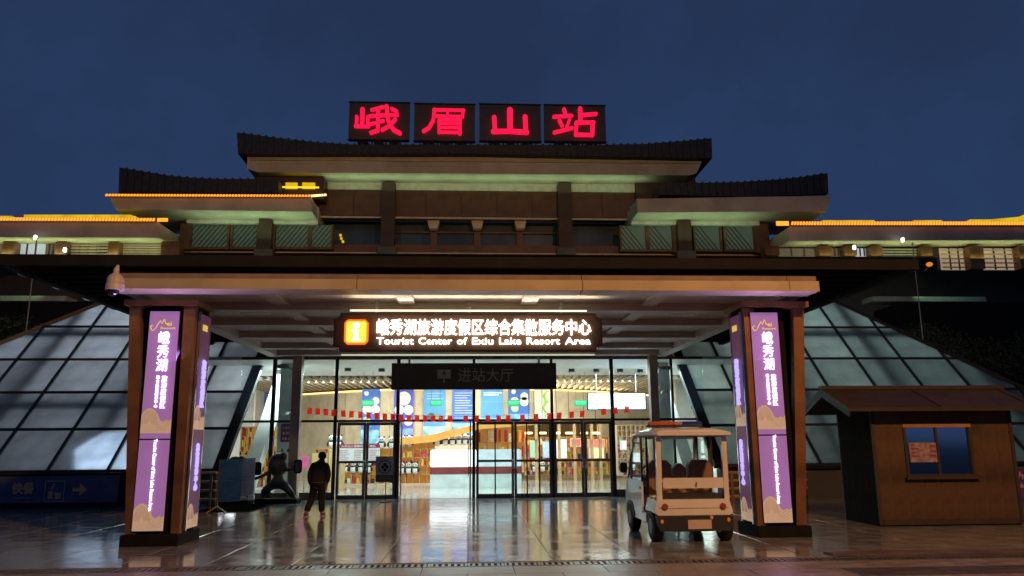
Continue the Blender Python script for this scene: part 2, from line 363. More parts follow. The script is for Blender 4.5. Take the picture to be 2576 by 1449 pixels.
# terrace slab line below windows
zt = Z(1200, 637, YS-.3)
def roof(name, top, bot, Y, back, parent, mat_=M['tiles']):
    """roof band between an upper and a lower outline (pixel lists), extruded back and up"""
    up = [at(u, v, Y) for u, v in top]; lo = [at(u, v, Y) for u, v in bot]
    g = G().prism([(p.x, p.z) for p in up]+[(p.x, p.z) for p in reversed(lo)], Y, Y+back)
    r = g.build(name, mat_, parent)
    # ribs: the ends of the tile rows
    ribs = G(); x0, x1 = up[0].x, up[-1].x; n = int((x1-x0)/.34)
    def zz(L, x):
        for a, b in zip(L, L[1:]):
            if a.x <= x <= b.x: return a.z+(b.z-a.z)*(x-a.x)/(b.x-a.x)
        return L[-1].z
    for i in range(1, n):
        x = x0+(x1-x0)*i/n; a, b = zz(lo, x), zz(up, x)
        ribs.box(x-.05, x+.05, Y-.07, Y+.0, a+.06, b-.02+.05)
    ribs.box(x0, x1, Y-.09, Y-.002, min(lo[0].z, lo[-1].z), min(lo[0].z, lo[-1].z)+.05) if False else None
    o = ribs.build('tile_row', mat_, r, kind='stuff')
    return r
YR = 35.0
r1 = roof('roof', [(596, 333), (700, 347), (800, 358), (880, 363), (1200, 364), (1480, 365), (1620, 362), (1725, 354), (1790, 347)],
          [(598, 386), (800, 386), (1200, 386), (1500, 392), (1640, 394), (1725, 396), (1792, 398)], YR, 9, st)
a, b = at(622, 388, YR+.5), at(1770, 398, YR+.5)
q = G().prism([(a.x, a.z), (X(622, 424, YR+.5), Z(622, 424, YR+.5)), (X(646, 432, YR+.5), Z(646, 433, YR+.5)), (X(1735, 440, YR+.5), Z(1735, 441, YR+.5)), (X(1752, 436, YR+.5), Z(1752, 436, YR+.5)), (b.x, b.z)], YR+.5, YS+2)
q.build('eave', M['eave'], st)
# small moulding lines on the eave
pa, pb = at(630, 400, YR+.45), at(1762, 409, YR+.45)
G().beam(pa, pb, .08, .10).build('eave_moulding', M['eave'], st)
# tie beam lit green under the main eave
zb0, zb1 = Z(1200, 480, YS-.1), Z(1200, 452, YS-.1)
box('lintel', mat('pale_beam', (.62, .66, .58), .7), st, X(820, 470, YS), X(1640, 470, YS), YS-.1, YS+.6, zb0, zb1)
# brown upper wall
xl, xr = X(800, 510, YS), X(1600, 510, YS)
box('wall', M['brown'], st, xl, xr, YS, YS+.7, Z(1200, 549, YS), zb0-.003, label='brown clad wall between the two middle columns')
for k in range(9):                                    # cladding boards with shadow gaps
    xa = xl+(xr-xl)*k/9; xb = xl+(xr-xl)*(k+1)/9
    box('cladding_panel', M['brown'], st, xa+.02, xb-.02, YS-.05, YS-.003, Z(1200, 546, YS), zb0-.05)
box('window_head', M['wood'], st, xl, xr, YS-.16, YS-.052, Z(1200, 553, YS), Z(1200, 549, YS))
# recessed window band
zw0, zw1 = Z(1200, 620, YS), Z(1200, 553, YS)
ww = G().box(X(460, 600, YS), X(1925, 600, YS), YS+1.0, YS+1.1, zw0, Z(1200, 545, YS)).build('window_band', M['dimglass'], st)
box('ledge', M['brown'], st, X(440, 630, YS), X(1950, 630, YS), YS-.25, YS+1.1, zt-.05, zw0)
box('ledge_trim', M['wood'], st, X(470, 635, YS), X(1900, 635, YS), YS-.30, YS-.252, zt-.04, zt+.02)
for u in (1090, 1201, 1310):                          # brackets
    x = X(u, 560, YS); G().prism([(x-.30, Z(u, 553, YS)), (x+.30, Z(u, 553, YS)), (x+.2, Z(u, 572, YS)), (x-.2, Z(u, 572, YS))], YS+.1, YS+.6).build('bracket', M['wood'], st)
    box('mullion', M['brown'], st, x-.16, x+.16, YS+.75, YS+.998, zw0, Z(u, 572, YS))
box('transom', M['brown'], st, X(993, 575, YS), X(1405, 575, YS), YS+.8, YS+.996, Z(1200, 576, YS), Z(1200, 572, YS))
# columns
for (u0, u1, v0, v1, YS_) in ((959, 993, 457, 626, YS), (1405, 1439, 459, 628, YS), (649, 682, 550, 632, 36.3), (1707, 1740, 553, 636, 36.3)):
    xa, xb = X(u0, (v0+v1)/2, YS_-.5), X(u1, (v0+v1)/2, YS_-.5)
    o = G().bev(xa, xb, YS_-.5, YS_+.2, Z(u0, v1+10, YS_-.5), Z(u0, v0, YS_-.5), .04).build('column', M['brownd'], st)
    box('column_base', mat('stone_base', (.10, .12, .11), .7), o, xa-.12, xb+.12, YS_-.62, YS_-.3, Z(u0, v1+14, YS_-.5), Z(u0, v1-4, YS_-.5))
# lattice windows left and right, lit green
def lattice(u0, u1, v0, v1, lean, parent, matg, YS=35.95):
    xa, xb = X(u0, v0, YS+.5), X(u1, v0, YS+.5); za, zb = Z((u0+u1)/2, v1, YS+.5), Z((u0+u1)/2, v0, YS+.5)
    w = thing_win = G().box(xa, xb, YS+.52, YS+.56, za, zb).build('window', matg, parent)
    n = int((xb-xa)/.22)
    for i in range(-3, n+1):
        x = xa+.22*i; P = [(x, za), (x+.035, za), (x+.035+lean*(zb-za), zb), (x+lean*(zb-za), zb)]
        P = clip(P, -1, 0, -xa); P = clip(P, 1, 0, xb) if P else P
        if len(P) > 2: G().prism(P, YS+.47, YS+.515).build('bar', M['brownd'], w)
    fr = G(); fr.box(xa-.1, xa, YS+.4, YS+.6, za, zb); fr.box(xb, xb+.1, YS+.4, YS+.6, za, zb); fr.box(xa-.1, xb+.1, YS+.4, YS+.6, za-.12, za); fr.build('frame', M['brown'], w)
for (u0, u1) in ((486, 575), (588, 648), (694, 776), (786, 835)): lattice(u0, u1, 566, 622, .75, st, M['greenglass'])
for (u0, u1) in ((1562, 1622), (1632, 1690), (1747, 1808), (1822, 1892)): lattice(u0, u1, 568, 628, -.75, st, M['greenglass'])
for (u0, u1, v) in ((452, 478, 590), (1900, 1935, 600), (682, 692, 590), (1692, 1705, 592)):
    box('pilaster', M['brown'], st, X(u0, v, 36.25), X(u1, v, 36.25), 36.25, 36.9, zt, Z(u0, 562, 36.25))
# glowing boxes drawn as the reflection of yellow sign text in the glass
for i, (u, v) in enumerate(((854, 589), (856, 597), (860, 605))): box('sign_reflection', M['yellow'], st, X(u, v, YS+.9), X(u+5, v, YS+.9), YS+.85, YS+.99, Z(u, v+5, YS+.9), Z(u, v, YS+.9))

# second tier, left and right
Y2 = 34.6
r2 = roof('roof', [(300, 421), (360, 431), (420, 441), (480, 447), (560, 450), (640, 450), (700, 452)], [(298, 486), (480, 486), (700, 486)], Y2+.3, 7, st)
r2 = roof('roof', [(1660, 462), (1743, 460), (1860, 458), (1950, 452), (2010, 446), (2082, 435)], [(1660, 490), (1860, 494), (2010, 490), (2084, 487)], Y2+.3, 7, st)
def eavebox(tl, tr, br, bl, Y, back, ret=0):          # tapered front face in pixels, extruded back
    P = [at(*p, Y) for p in (tl, tr, br, bl)]
    return G().prism([(p.x, p.z) for p in P], Y, Y+back).build('eave', M['eave'], st)
eavebox((276, 494), (782, 495), (784, 532), (290, 526), Y2, 4.2)
eavebox((1602, 500), (2093, 492), (2078, 532), (1604, 534), Y2, 4.2)
for u0, u1, v0, v1 in ((470, 800, 550, 562), (1588, 1910, 553, 565)): box('lintel', MATS['pale_beam'], st, X(u0, v0, 36.1), X(u1, v0, 36.1), 36.1, 36.35, Z((u0+u1)/2, v1, 36.1), Z((u0+u1)/2, 520, 36.1))
# third tier
Y3 = 34.0
eavebox((-500, 560), (398, 558), (402, 598), (-500, 596), Y3, 3.0)
eavebox((1988, 569), (3100, 566), (3100, 602), (1984, 606), Y3, 3.0)
def ledstrip(u0, v0, u1, v1, Y, hh, m1=M['strip'], m2=M['striph']):
    a, b = at(u0, v0, Y), at(u1, v1, Y); n = int((b.x-a.x)/.135); g = G()
    for i in range(n):
        x = a.x+(b.x-a.x)*i/n; z = a.z+(b.z-a.z)*i/n
        g.face_add([(x, Y-.06, z-hh/2), (x+.075, Y-.06, z-hh/2), (x+.105, Y-.06, z+hh/2), (x+.03, Y-.06, z+hh/2), (x, Y, z-hh/2), (x+.075, Y, z-hh/2), (x+.105, Y, z+hh/2), (x+.03, Y, z+hh/2)],
                   [(0, 1, 2, 3), (4, 7, 6, 5), (0, 4, 5, 1), (1, 5, 6, 2), (2, 6, 7, 3), (3, 7, 4, 0)])
    o = G().beam(a+Vector((0, .03, 0)), b+Vector((0, .03, 0)), .04, hh+.05).build('light_rail', M['signface'], st)
    g.build('light_strip', m1, o, kind='stuff')
    return o
ledstrip(266, 491, 782, 493, Y2-.08, .085)
o = ledstrip(-300, 550, 392, 553, Y3-.08, .13); G().beam(at(396, 553, Y3-.1), at(422, 553, Y3-.1), .05, .15).build('light_end', M['strip'], o)
o = ledstrip(1990, 562, 2900, 562, Y3-.08, .15); G().beam(at(1953, 562, Y3-.1), at(1984, 562, Y3-.1), .05, .20).build('light_end', M['strip'], o)
G().beam(at(782, 493, Y2-.06), at(820, 490, Y2+1.8), .05, .10).build('light_strip', M['striph'], st)
# yellow-lit tile edges above the strips
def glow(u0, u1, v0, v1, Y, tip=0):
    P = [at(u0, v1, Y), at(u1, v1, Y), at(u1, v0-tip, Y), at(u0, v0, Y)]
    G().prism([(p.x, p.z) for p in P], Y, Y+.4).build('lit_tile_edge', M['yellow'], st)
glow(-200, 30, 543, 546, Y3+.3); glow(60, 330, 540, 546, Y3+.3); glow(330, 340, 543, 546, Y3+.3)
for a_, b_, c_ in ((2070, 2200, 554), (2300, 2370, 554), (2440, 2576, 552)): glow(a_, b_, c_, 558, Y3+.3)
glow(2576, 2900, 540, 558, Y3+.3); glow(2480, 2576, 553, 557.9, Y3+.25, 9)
# yellow lantern-like lit window under the main roof, left
y0 = YS-1.2
for (u0, u1) in ((718, 748), (760, 792)):
    o = box('lit_window', M['yellow'], st, X(u0, 465, y0), X(u1, 465, y0), y0, y0+.1, Z(u0, 474, y0), Z(u0, 459, y0))
box('lit_rail', lit('lit_rail_y', (1, .62, .02), 1.3), st, X(704, 475, y0), X(803, 475, y0), y0-.1, y0-.02, Z(750, 473.5, y0), Z(750, 470.5, y0))
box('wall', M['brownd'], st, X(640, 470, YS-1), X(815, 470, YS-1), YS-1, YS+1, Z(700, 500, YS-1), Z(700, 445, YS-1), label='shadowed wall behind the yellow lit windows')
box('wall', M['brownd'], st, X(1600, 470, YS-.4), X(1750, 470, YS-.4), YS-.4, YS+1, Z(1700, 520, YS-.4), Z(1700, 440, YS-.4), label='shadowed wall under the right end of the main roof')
# third-tier windows with brown columns
def wing(cols, u0, u1, v0, v1, panes):
    Y = 34.9
    box('window_band', M['brownd'], st, X(u0, v0, Y), X(u1, v0, Y), Y+.3, Y+.4, Z((u0+u1)/2, v1, Y), Z((u0+u1)/2, v0-6, Y))
    for a_, b_ in cols: G().bev(X(a_, v0, Y-.3), X(b_, v0, Y-.3), Y-.3, Y+.28, Z(a_, v1, Y-.3), Z(a_, v0-4, Y-.3), .03).build('column', M['pillar'], st)
    for a_, b_, mm, bars in panes:
        w = box('window', mm, st, X(a_, v0, Y), X(b_, v0, Y), Y+.2, Y+.28, Z(a_, v1, Y), Z(a_, v0, Y))
        for k in range(1, 3):
            x = X(a_, v0, Y)+(X(b_, v0, Y)-X(a_, v0, Y))*k/3; box('mullion', M['brown'], w, x-.03, x+.03, Y+.15, Y+.198, Z(a_, v1, Y), Z(a_, v0, Y))
        for k in range(bars):
            z = Z(a_, v1, Y)+(Z(a_, v0, Y)-Z(a_, v1, Y))*(k+.5)/bars; box('louvre', M['wood'], w, X(a_, v0, Y), X(b_, v0, Y), Y+.12, Y+.148, z-.03, z+.03)
gg = M['greenglass']; pg = M['paleglass']; wg = M['whiteglass']
dg = lit('lit_window_dim', (.16, .13, .08), .5, .5, 1.5)
wing([(7, 37), (141, 168), (273, 300), (406, 452)], -300, 455, 611, 641, [(-200, 5, dg, 0), (42, 108, wg, 0), (110, 140, dg, 0), (176, 240, dg, 4), (242, 271, gg, 4), (303, 404, dg, 5)])
wing([(1925, 1960), (2060, 2092), (2124, 2155), (2190, 2220), (2318, 2345)], 1920, 2362, 622, 642, [(1962, 2058, dg, 0), (2094, 2122, dg, 0), (2157, 2188, wg, 0), (2222, 2316, gg, 3)])
wing([(2438, 2473), (2563, 2590), (2700, 2730)], 2362, 2900, 622, 676, [(2370, 2436, pg, 5), (2476, 2560, pg, 5), (2592, 2700, pg, 5)])
# green lamp tubes washing the undersides of the eaves
GR = (.66, 1, .55)
def wash(u0, u1, v, Y, p, aimdz=2.0, col=GR, dy=-.3):
    a, b = at(u0, v, Y), at(u1, v, Y); c = (a+b)/2
    lamp('AREA', 'eave_wash_light', c, p, col, b.x-a.x, .12, aim=(c.x, c.y+dy, c.z+aimdz))
wash(820, 1620, 482, YS-.9, 42); wash(480, 800, 600, 35.3, 32); wash(1600, 1900, 604, 35.3, 28)
wash(-200, 400, 640, 34.5, 45, col=(.80, 1, .45)); wash(2000, 2860, 650, 34.5, 60, col=(.85, 1, .45))
lamp('AREA', 'terrace_light', at(1200, 600, YS-.1), 5, (1, .7, .4), 9, .2, aim=at(1200, 520, YS+1))
# lower dark volumes and ledges either side
for (u0, u1, v0, v1, Y) in ((-400, 232, 757, 830, 33), (2270, 3200, 760, 900, 33)):
    P = at(u0, v0, Y), at(u1, v1, Y)
    G().box(P[0].x, P[1].x, Y, Y+2.5, max(.1, P[1].z-4), P[0].z).build('side_annex', M['black'], None, label='low black plant room behind the glass roof at the '+('left' if u0 < 0 else 'right'), cat='building')
box('lit_ledge', mat('ledge_green', (.4, .5, .4), .6), st, X(-200, 750, 34.5), X(165, 750, 34.5), 34.5, 35.5, Z(50, 757, 34.5), Z(50, 744, 34.5))
box('lit_ledge', MATS['ledge_green'], st, X(2195, 750, 34.5), X(2480, 750, 34.5), 34.5, 35.5, Z(2300, 758, 34.5), Z(2300, 746, 34.5))
lamp('AREA', 'ledge_light', at(2330, 738, 34.2), 3, (.6, 1, .6), 4.5, .1, aim=at(2330, 752, 34.8)); lamp('AREA', 'ledge_light', at(70, 736, 34.2), 1.5, (.7, 1, .5), 3, .1, aim=at(70, 750, 34.8))

# ---- station name signs
lab = {0: 'first red neon character board on the roof, far left of the four', 1: 'second red neon character board on the roof, left of centre', 2: 'third red neon character board, the three-pronged mountain character', 3: 'fourth red neon character board, rightmost on the roof'}
CH = [
 [(11, (16, 88), (16, 30)), (8, (4, 62), (4, 28)), (8, (28, 62), (28, 30)), (8, (2, 28), (30, 28)), (8, (60, 97), (46, 90), (36, 86)), (8, (32, 64), (60, 68), (92, 70)),
  (9, (50, 90), (50, 14), (36, 6)), (7, (34, 36), (62, 48)), (10, (68, 99), (72, 50), (84, 18), (98, 6)), (8, (88, 54), (76, 32), (60, 16)), (8, (80, 90), (90, 82))],
 [(8, (25, 96), (97, 96)), (9, (95, 96), (94, 70)), (7, (58, 95), (58, 72)), (7, (27, 71), (94, 71)), (10, (27, 96), (24, 52), (14, 22), (2, 10)), (8, (38, 56), (38, 5)), (10, (88, 57), (88, 2)),
  (7, (38, 57), (88, 57)), (6, (38, 41), (88, 41)), (6, (38, 25), (88, 25)), (7, (38, 6), (88, 6))],
 [(17, (50, 96), (50, 14)), (13, (10, 66), (12, 12)), (14, (88, 70), (90, 10)), (14, (8, 10), (50, 12), (92, 8))],
 [(9, (25, 94), (28, 80)), (9, (2, 67), (42, 72)), (9, (14, 54), (20, 36)), (8, (37, 57), (29, 27)), (9, (2, 12), (22, 20), (42, 28)), (11, (62, 97), (62, 52)), (9, (64, 74), (98, 79)),
  (10, (52, 46), (51, 5)), (9, (52, 47), (92, 49)), (11, (90, 48), (88, 5)), (9, (52, 5), (88, 5))]]
for i, (u0, u1, v0, v1, cu0, cu1, cv0, cv1) in enumerate(((876, 1031, 259, 352, 892, 1010, 270, 340), (1041, 1195, 263, 355, 1064, 1170, 277, 338), (1206, 1360, 264, 355, 1233, 1332, 277, 339), (1370, 1522, 266, 356, 1392, 1500, 274, 344))):
    Y = YS-1.6; a, b = at(u0, v1, Y), at(u1, v0, Y)
    t = thing('roof_letter_sign', lab[i], 'sign', ((a.x+b.x)/2, Y+.1, a.z-.3), group='red neon station name boards on the roof')
    box('board', M['ledboard'], t, a.x, b.x, Y, Y+.22, a.z, b.z)
    box('board_frame', M['darkmetal'], t, a.x-.03, b.x+.03, Y-.03, Y-.002, b.z-.04, b.z+.03); box('board_frame', M['darkmetal'], t, a.x-.03, b.x+.03, Y-.03, Y-.002, a.z-.03, a.z+.04)
    c0, c1 = at(cu0, cv1, Y), at(cu1, cv0, Y)
    strokes(CH[i], (c0.x, Y-.02, c0.z), c1.x-c0.x, c1.z-c0.z, (c1.x-c0.x+c1.z-c0.z)*.5, depth=.12).build('neon_character', M['red'], t)
    for k in range(4):
        x = a.x+(b.x-a.x)*(.15+.23*k); G().beam((x, Y+.1, a.z), (x+.12, Y+.1, a.z-.42), .07, .07).build('support', M['darkmetal'], t)
    for k in range(3):
        x = a.x+(b.x-a.x)*(.25+.25*k); G().bev(x-.22, x+.22, Y-.1, Y+.2, a.z-.22, a.z-.04, .04).build('ballast', M['darkmetal'], t)

# ================================================================== BROAD DARK CANOPY with louvres
uc = thing('dark_upper_canopy', 'broad dark louvred canopy roof above and behind the orange lit entrance canopy', 'canopy', (0, 19, 4.9))
YU = 14.5
zu0, zu1 = 5.02, Z(1200, 646, YU)
box('front_fascia', M['darkmetal'], uc, -8.75, 8.9, YU, YU+.12, zu0-.08, zu1)
box('roof_deck', M['black'], uc, -8.75, 8.9, YU+.12, 27.0, zu1-.06, zu1-.003)
for k in range(25): box('louvre', M['darkmetal'], uc, -8.6, 8.75, YU+.35+.5*k, YU+.40+.5*k, zu0, zu1-.07)
for s, x in ((-1, -8.75), (1, 8.9)): box('side_rail', M['darkmetal'], uc, x, x+.14*-s, YU+.125, 27, zu0-.08, zu1-.065)
for k in range(9):
    box('edge_glint', M['chrome'], uc, -8.80, -8.752, YU+.8+1.3*k, YU+1.05+1.3*k, zu0-.09, zu0-.02)  # chrome bits added to draw the row of white reflections along this edge

# ================================================================== ENTRANCE CANOPY
ec = thing('entrance_canopy', 'broad flat entrance canopy with beams below, its front edge lit orange', 'canopy', (0, 18, 4.2))
YF = 13.0; XL, XR = -6.0, 6.12
ztop, zmid, zbot = Z(1200, 684, YF-.12), Z(1200, 703, YF), Z(1200, 729, YF)
seams = [XL, X(898, 700, YF), X(1465, 700, YF), X(1985, 700, YF), XR+.02]
for i in range(4):
    box('fascia_panel', M['fascia'], ec, seams[i]+.006, seams[i+1]-.006, YF, YF+.5, zbot, zmid-.004)
    box('fascia_cap', mat('fascia_cap', (.21, .15, .12), .6, var=.15), ec, seams[i]+.006, seams[i+1]-.006, YF+.10, YF+.5, zmid, ztop)
zc = 4.25; zt2_ = ztop-.03
YB = [15.35, 17.38, 19.5, 21.7]
for i, y in enumerate(YB): box('cross_beam', M['canopy'], ec, XL+.3, XR-.3, y-.0, y+.32, zc, zt2_-.062)
G().prismx([(23.4, 4.25), (23.75, 4.25), (23.75, zt2_-.062), (23.4, zt2_-.062)], XL+.3, XR-.3).build('cross_beam', M['canopy'], ec)
for x in (XL, XR-.298): box('side_beam', M['canopy'], ec, x, x+.298, YF+.502, 24.2, zc-.02, zt2_)
box('soffit', M['canopy'], ec, XL+.3, XR-.3, YF+.502, 24.2, zt2_-.06, zt2_)
ub = [(1000, 1045), (1312, 1350), (680, 745), (1608, 1660)]
for xx in (X(708, 758, 15.3), X(1026, 760, 15.3), X(1328, 760, 15.3), X(1630, 758, 15.3)):
    ys = [YF+.502]+[y for y in YB]+[23.4]
    for k in range(5): box('long_beam', M['canopy'], ec, xx-.15, xx+.15, ys[k]+(.322 if k else 0), ys[k+1]-.002, zc+.09, zt2_-.063)
# fluorescent battens under the beams
for k, (x, y) in enumerate(((-2.8, 20.6), (-2.2, 22.6), (2.9, 20.6), (2.6, 22.6), (-4.5, 16.4), (4.6, 16.4))):
    o = G().bev(x-.30, x+.30, y, y+.12, zc+.10, zc+.16, .015).build('light_batten', M['white'], ec)

# ---- dome camera at left end
p = at(290, 712, YF-.3)
t = thing('dome_camera', 'pale dome security camera on a bracket at the left end of the canopy edge', 'camera', (p.x, p.y, p.z-.2))
wc = mat('camera_shell', (.55, .50, .46), .4)
G().ball((p.x, p.y, p.z+.02), .135, .135, .15).build('housing', wc, t, smooth=True)
G().tube([(p.x, p.y, p.z+.1), (p.x, p.y, p.z+.22), (p.x+.02, p.y, p.z+.30)], [.06, .045, .02]).build('neck', wc, t, smooth=True)
G().beam((p.x+.06, p.y, p.z+.1), (XL+.02, YF+.05, zmid), .06, .06).build('bracket', wc, t)
G().tube([(p.x, p.y, p.z-.12), (p.x, p.y, p.z-.02)], .142, 16).build('collar', wc, t)
G().ball((p.x-.02, p.y-.02, p.z-.12), .10, .10, .10).build('lens_dome', M['skyglass'], t, smooth=True)

# ================================================================== MAIN LIT SIGN
YM = 15.0
a, b = at(837, 887, YM), at(1514, 788, YM)
t = thing('lit_name_sign', 'long brown sign with white glowing characters and an orange i icon under the canopy', 'sign', ((a.x+b.x)/2, YM, a.z))
c = .12; P = [(a.x+c, a.z), (b.x-c, a.z), (b.x-c, a.z+.05), (b.x-.05, a.z+c), (b.x, a.z+c), (b.x, b.z-c), (b.x-.05, b.z-c), (b.x-c, b.z-.05), (b.x-c, b.z), (a.x+c, b.z), (a.x+c, b.z-.05), (a.x+.05, b.z-c), (a.x, b.z-c), (a.x, a.z+c), (a.x+.05, a.z+c), (a.x+c, a.z+.05)]
def inset(P, d):
    cx, cz = (a.x+b.x)/2, (a.z+b.z)/2
    return [(p[0]-math.copysign(d, p[0]-cx), p[1]-math.copysign(d, p[1]-cz)) for p in P]
G().prism(P, YM+.0, YM+.20).build('cabinet', M['brown'], t)
G().prism(inset(P, .045), YM-.012, YM-.002).build('face_panel', M['signface'], t)
c0, c1 = at(948, 844, YM), at(1485, 804, YM)
text('characters', '峨秀湖旅游度假区综合集散服务中心', (c0.x, YM-.045, c0.z), c1.x-c0.x, c1.z-c0.z, M['ledw'], t, bold=.01, depth=.03, fat=.002)
c0, c1 = at(948, 867, YM), at(1485, 849, YM)
wds = 'Tourist Center of Exiu Lake Resort Area'.split(); ux_ = (948, 1053, 1184, 1237, 1328, 1422, 1485+62)
for w_, (a0, a1, lo_d) in zip(wds, ((948, 1041, 0), (1053, 1137, 0), (1150, 1175, 0), (1188, 1240, 0), (1256, 1310, 0), (1325, 1407, 0), (1421, 1484, 0))):
    q0, q1 = at(a0, 867, YM), at(a1, 849, YM); text('word', w_, (q0.x, YM-.045, c0.z), q1.x-q0.x, c1.z-c0.z-.01, M['ledw'], t, depth=.03, fat=.003)
c0, c1 = at(866, 867, YM), at(928, 805, YM); k = .06
o = G().prism([(c0.x+k, c0.z), (c1.x-k, c0.z), (c1.x, c0.z+k), (c1.x, c1.z-k), (c1.x-k, c1.z), (c0.x+k, c1.z), (c0.x, c1.z-k), (c0.x, c0.z+k)], YM-.05, YM-.014).build('icon', M['orange'], t)
cx = (c0.x+c1.x)/2; h = c1.z-c0.z
k2 = .035; G().prism([(c0.x+k+.01, c0.z+k2), (c1.x-k-.01, c0.z+k2), (c1.x-k2, c0.z+k+.01), (c1.x-k2, c1.z-k-.01), (c1.x-k-.01, c1.z-k2), (c0.x+k+.01, c1.z-k2), (c0.x+k2, c1.z-k-.01), (c0.x+k2, c0.z+k+.01)], YM-.0505-.001, YM-.0502).build('icon_field', lit('icon_field', (1, .50, .05), 1.9), o)
q = G(); q.box(cx-.045, cx+.045, YM-.062, YM-.052, c0.z+.14*h, c0.z+.60*h); q.box(cx-.085, cx-.046, YM-.062, YM-.052, c0.z+.53*h, c0.z+.60*h); q.box(cx-.09, cx-.046, YM-.062, YM-.052, c0.z+.14*h, c0.z+.2*h); q.box(cx+.046, cx+.09, YM-.062, YM-.052, c0.z+.14*h, c0.z+.2*h)
q.prism([(cx+math.cos(R(36*i))*.06, c0.z+.76*h+math.sin(R(36*i))*.06) for i in range(10)], YM-.062, YM-.052); q.build('icon_letter', M['icony'], o)
for x in (a.x+.8, (a.x+b.x)/2, b.x-.8): box('hanger', M['steel'], t, x-.03, x+.03, YM+.08, YM+.12, b.z+.001, 4.55)
for s in (a.x+.1, b.x-.1): G().ball((s, YM-.02, a.z+.07), .03).build('corner_bolt', M['chrome'], t, smooth=True)
G().tube([(a.x+.15, YM+.1, a.z-.035), (b.x-.15, YM+.1, a.z-.035)], .014).build('lower_tube', lit('tube_dim', (.8, .9, .6), .7), t, smooth=True)
G().tube([(a.x+.3, YM+.03, b.z+.05), (b.x-.3, YM+.03, b.z+.05)], .016).build('upper_tube', lit('tube_warm', (1, .86, .5), 2.2), t, smooth=True)

# ---- dark LED board
YL = 22.6
a, b = at(984, 980, YL), at(1399, 913, YL)
t = thing('unlit_led_board', 'long black unlit display board with faint characters above the open doorway', 'sign', ((a.x+b.x)/2, YL, a.z))
box('cabinet', M['ledboard'], t, a.x, b.x, YL, YL+.22, a.z, b.z)
c0, c1 = at(1152, 961, YL), at(1291, 926, YL)
text('characters', '进站大厅', (c0.x, YL-.008, c0.z), c1.x-c0.x, c1.z-c0.z, M['ledtext'], t, depth=.006)
c0, c1 = at(1100, 964, YL), at(1134, 930, YL); w = c1.x-c0.x; h = c1.z-c0.z
q = G(); q.box(c0.x, c0.x+.05*3, YL-.008, YL-.001, c0.z+h*.35, c1.z); q.box(c1.x-.05*3, c1.x, YL-.008, YL-.001, c0.z+h*.35, c1.z); q.box(c0.x+.151, c1.x-.151, YL-.008, YL-.001, c1.z-h*.14, c1.z)
q.box(c0.x+w*.44, c0.x+w*.56, YL-.008, YL-.001, c0.z, c0.z+h*.36); q.prism([(c0.x+w*.25, c0.z+h*.37), (c0.x+w*.75, c0.z+h*.37), (c0.x+w*.5, c0.z+h*.68)], YL-.008, YL-.001)
q.build('arrow_icon', M['ledtext'], t)
for x in (a.x+.5, b.x-.5): box('hanger', M['steel'], t, x-.03, x+.03, YL+.08, YL+.13, b.z+.001, 4.55)

# ================================================================== BANNER PILLARS
def pillar(sgn, xin, xout, label):
    """xin: inner edge, xout: outer edge at the foot"""
    y0, y1 = 13.62, 14.45; zt_ = 4.02
    t = thing('banner_pillar', label, 'pillar', ((xin+xout)/2, (y0+y1)/2, 0), group='pair of brown pillars with glowing purple banners')
    a_, b_ = min(xin, xout), max(xin, xout)
    G().bev(a_-.03, b_+.03, y0-.12, y1+.1, .01, .21, .015).build('plinth', M['black'], t)
    core_in, core_out = xin-sgn*-.04, xout+sgn*-.06
    lo, hi = sorted((xin+sgn*.06, xout-sgn*.10)); box('core', M['black'], t, lo, hi, y0+.10, y1-.06, .212, zt_)
    # front legs: outer flares outwards towards the top
    fl = .26*sgn
    bw0, bw1 = .17, .27
    for (ya, yb) in ((y0, y0+.14), (y1-.14, y1)):
        P = [(xout, .212), (xout-sgn*.18, .212), (xout+fl-sgn*.19, zt_), (xout+fl, zt_)]
        G().prism(P, ya, yb).build('leg', M['pillar'], t)
        P = [(xin, .212), (xin+sgn*.14, .212), (xin+sgn*.20, zt_), (xin, zt_)]
        G().prism(P, ya, yb).build('leg', M['pillar'], t)
    P = [(xout-sgn*.03, .212), (xout-sgn*.001, .212), (xout+fl-sgn*.001, zt_), (xout+fl-sgn*.03, zt_)]
    G().prism(P, y0+.142, y1-.142).build('side_panel', M['pillar'], t)
    lo, hi = sorted((xin-sgn*.06, xout+sgn*.32)); box('capital', M['pillar'], t, lo, hi, y0-.08, y1+.06, zt_+.003, zt_+.10)
    # front banner box
    bx0 = at(334, 1336, y0).x if sgn < 0 else at(1922, 1335, y0).x; bx1 = bx0+.5
    zb, ztp = .25, 3.93
    cabinet(t, Vector((bx0, y0-.035, 0)), XH, .5, zb, ztp, 2.0, Vector((0, 1, 0)), .12)
    # inner side banner box, framed in chrome
    ux = Vector((0, 1, 0)) if sgn < 0 else Vector((0, -1, 0)); yo = y0+.20 if sgn < 0 else y1-.20
    side_cabinet(t, Vector((xin-sgn*.035, yo, 0)), ux, .5, zb, ztp, Vector((sgn, 0, 0)), .12, sgn)
    return t
def pbox(org, ux, w, z0, z1, un, d):
    p = Vector((org.x, org.y, 0)); return G().slab([p+ZU*z0, p+ux*w+ZU*z0, p+ux*w+ZU*z1, p+ZU*z1], un*d)
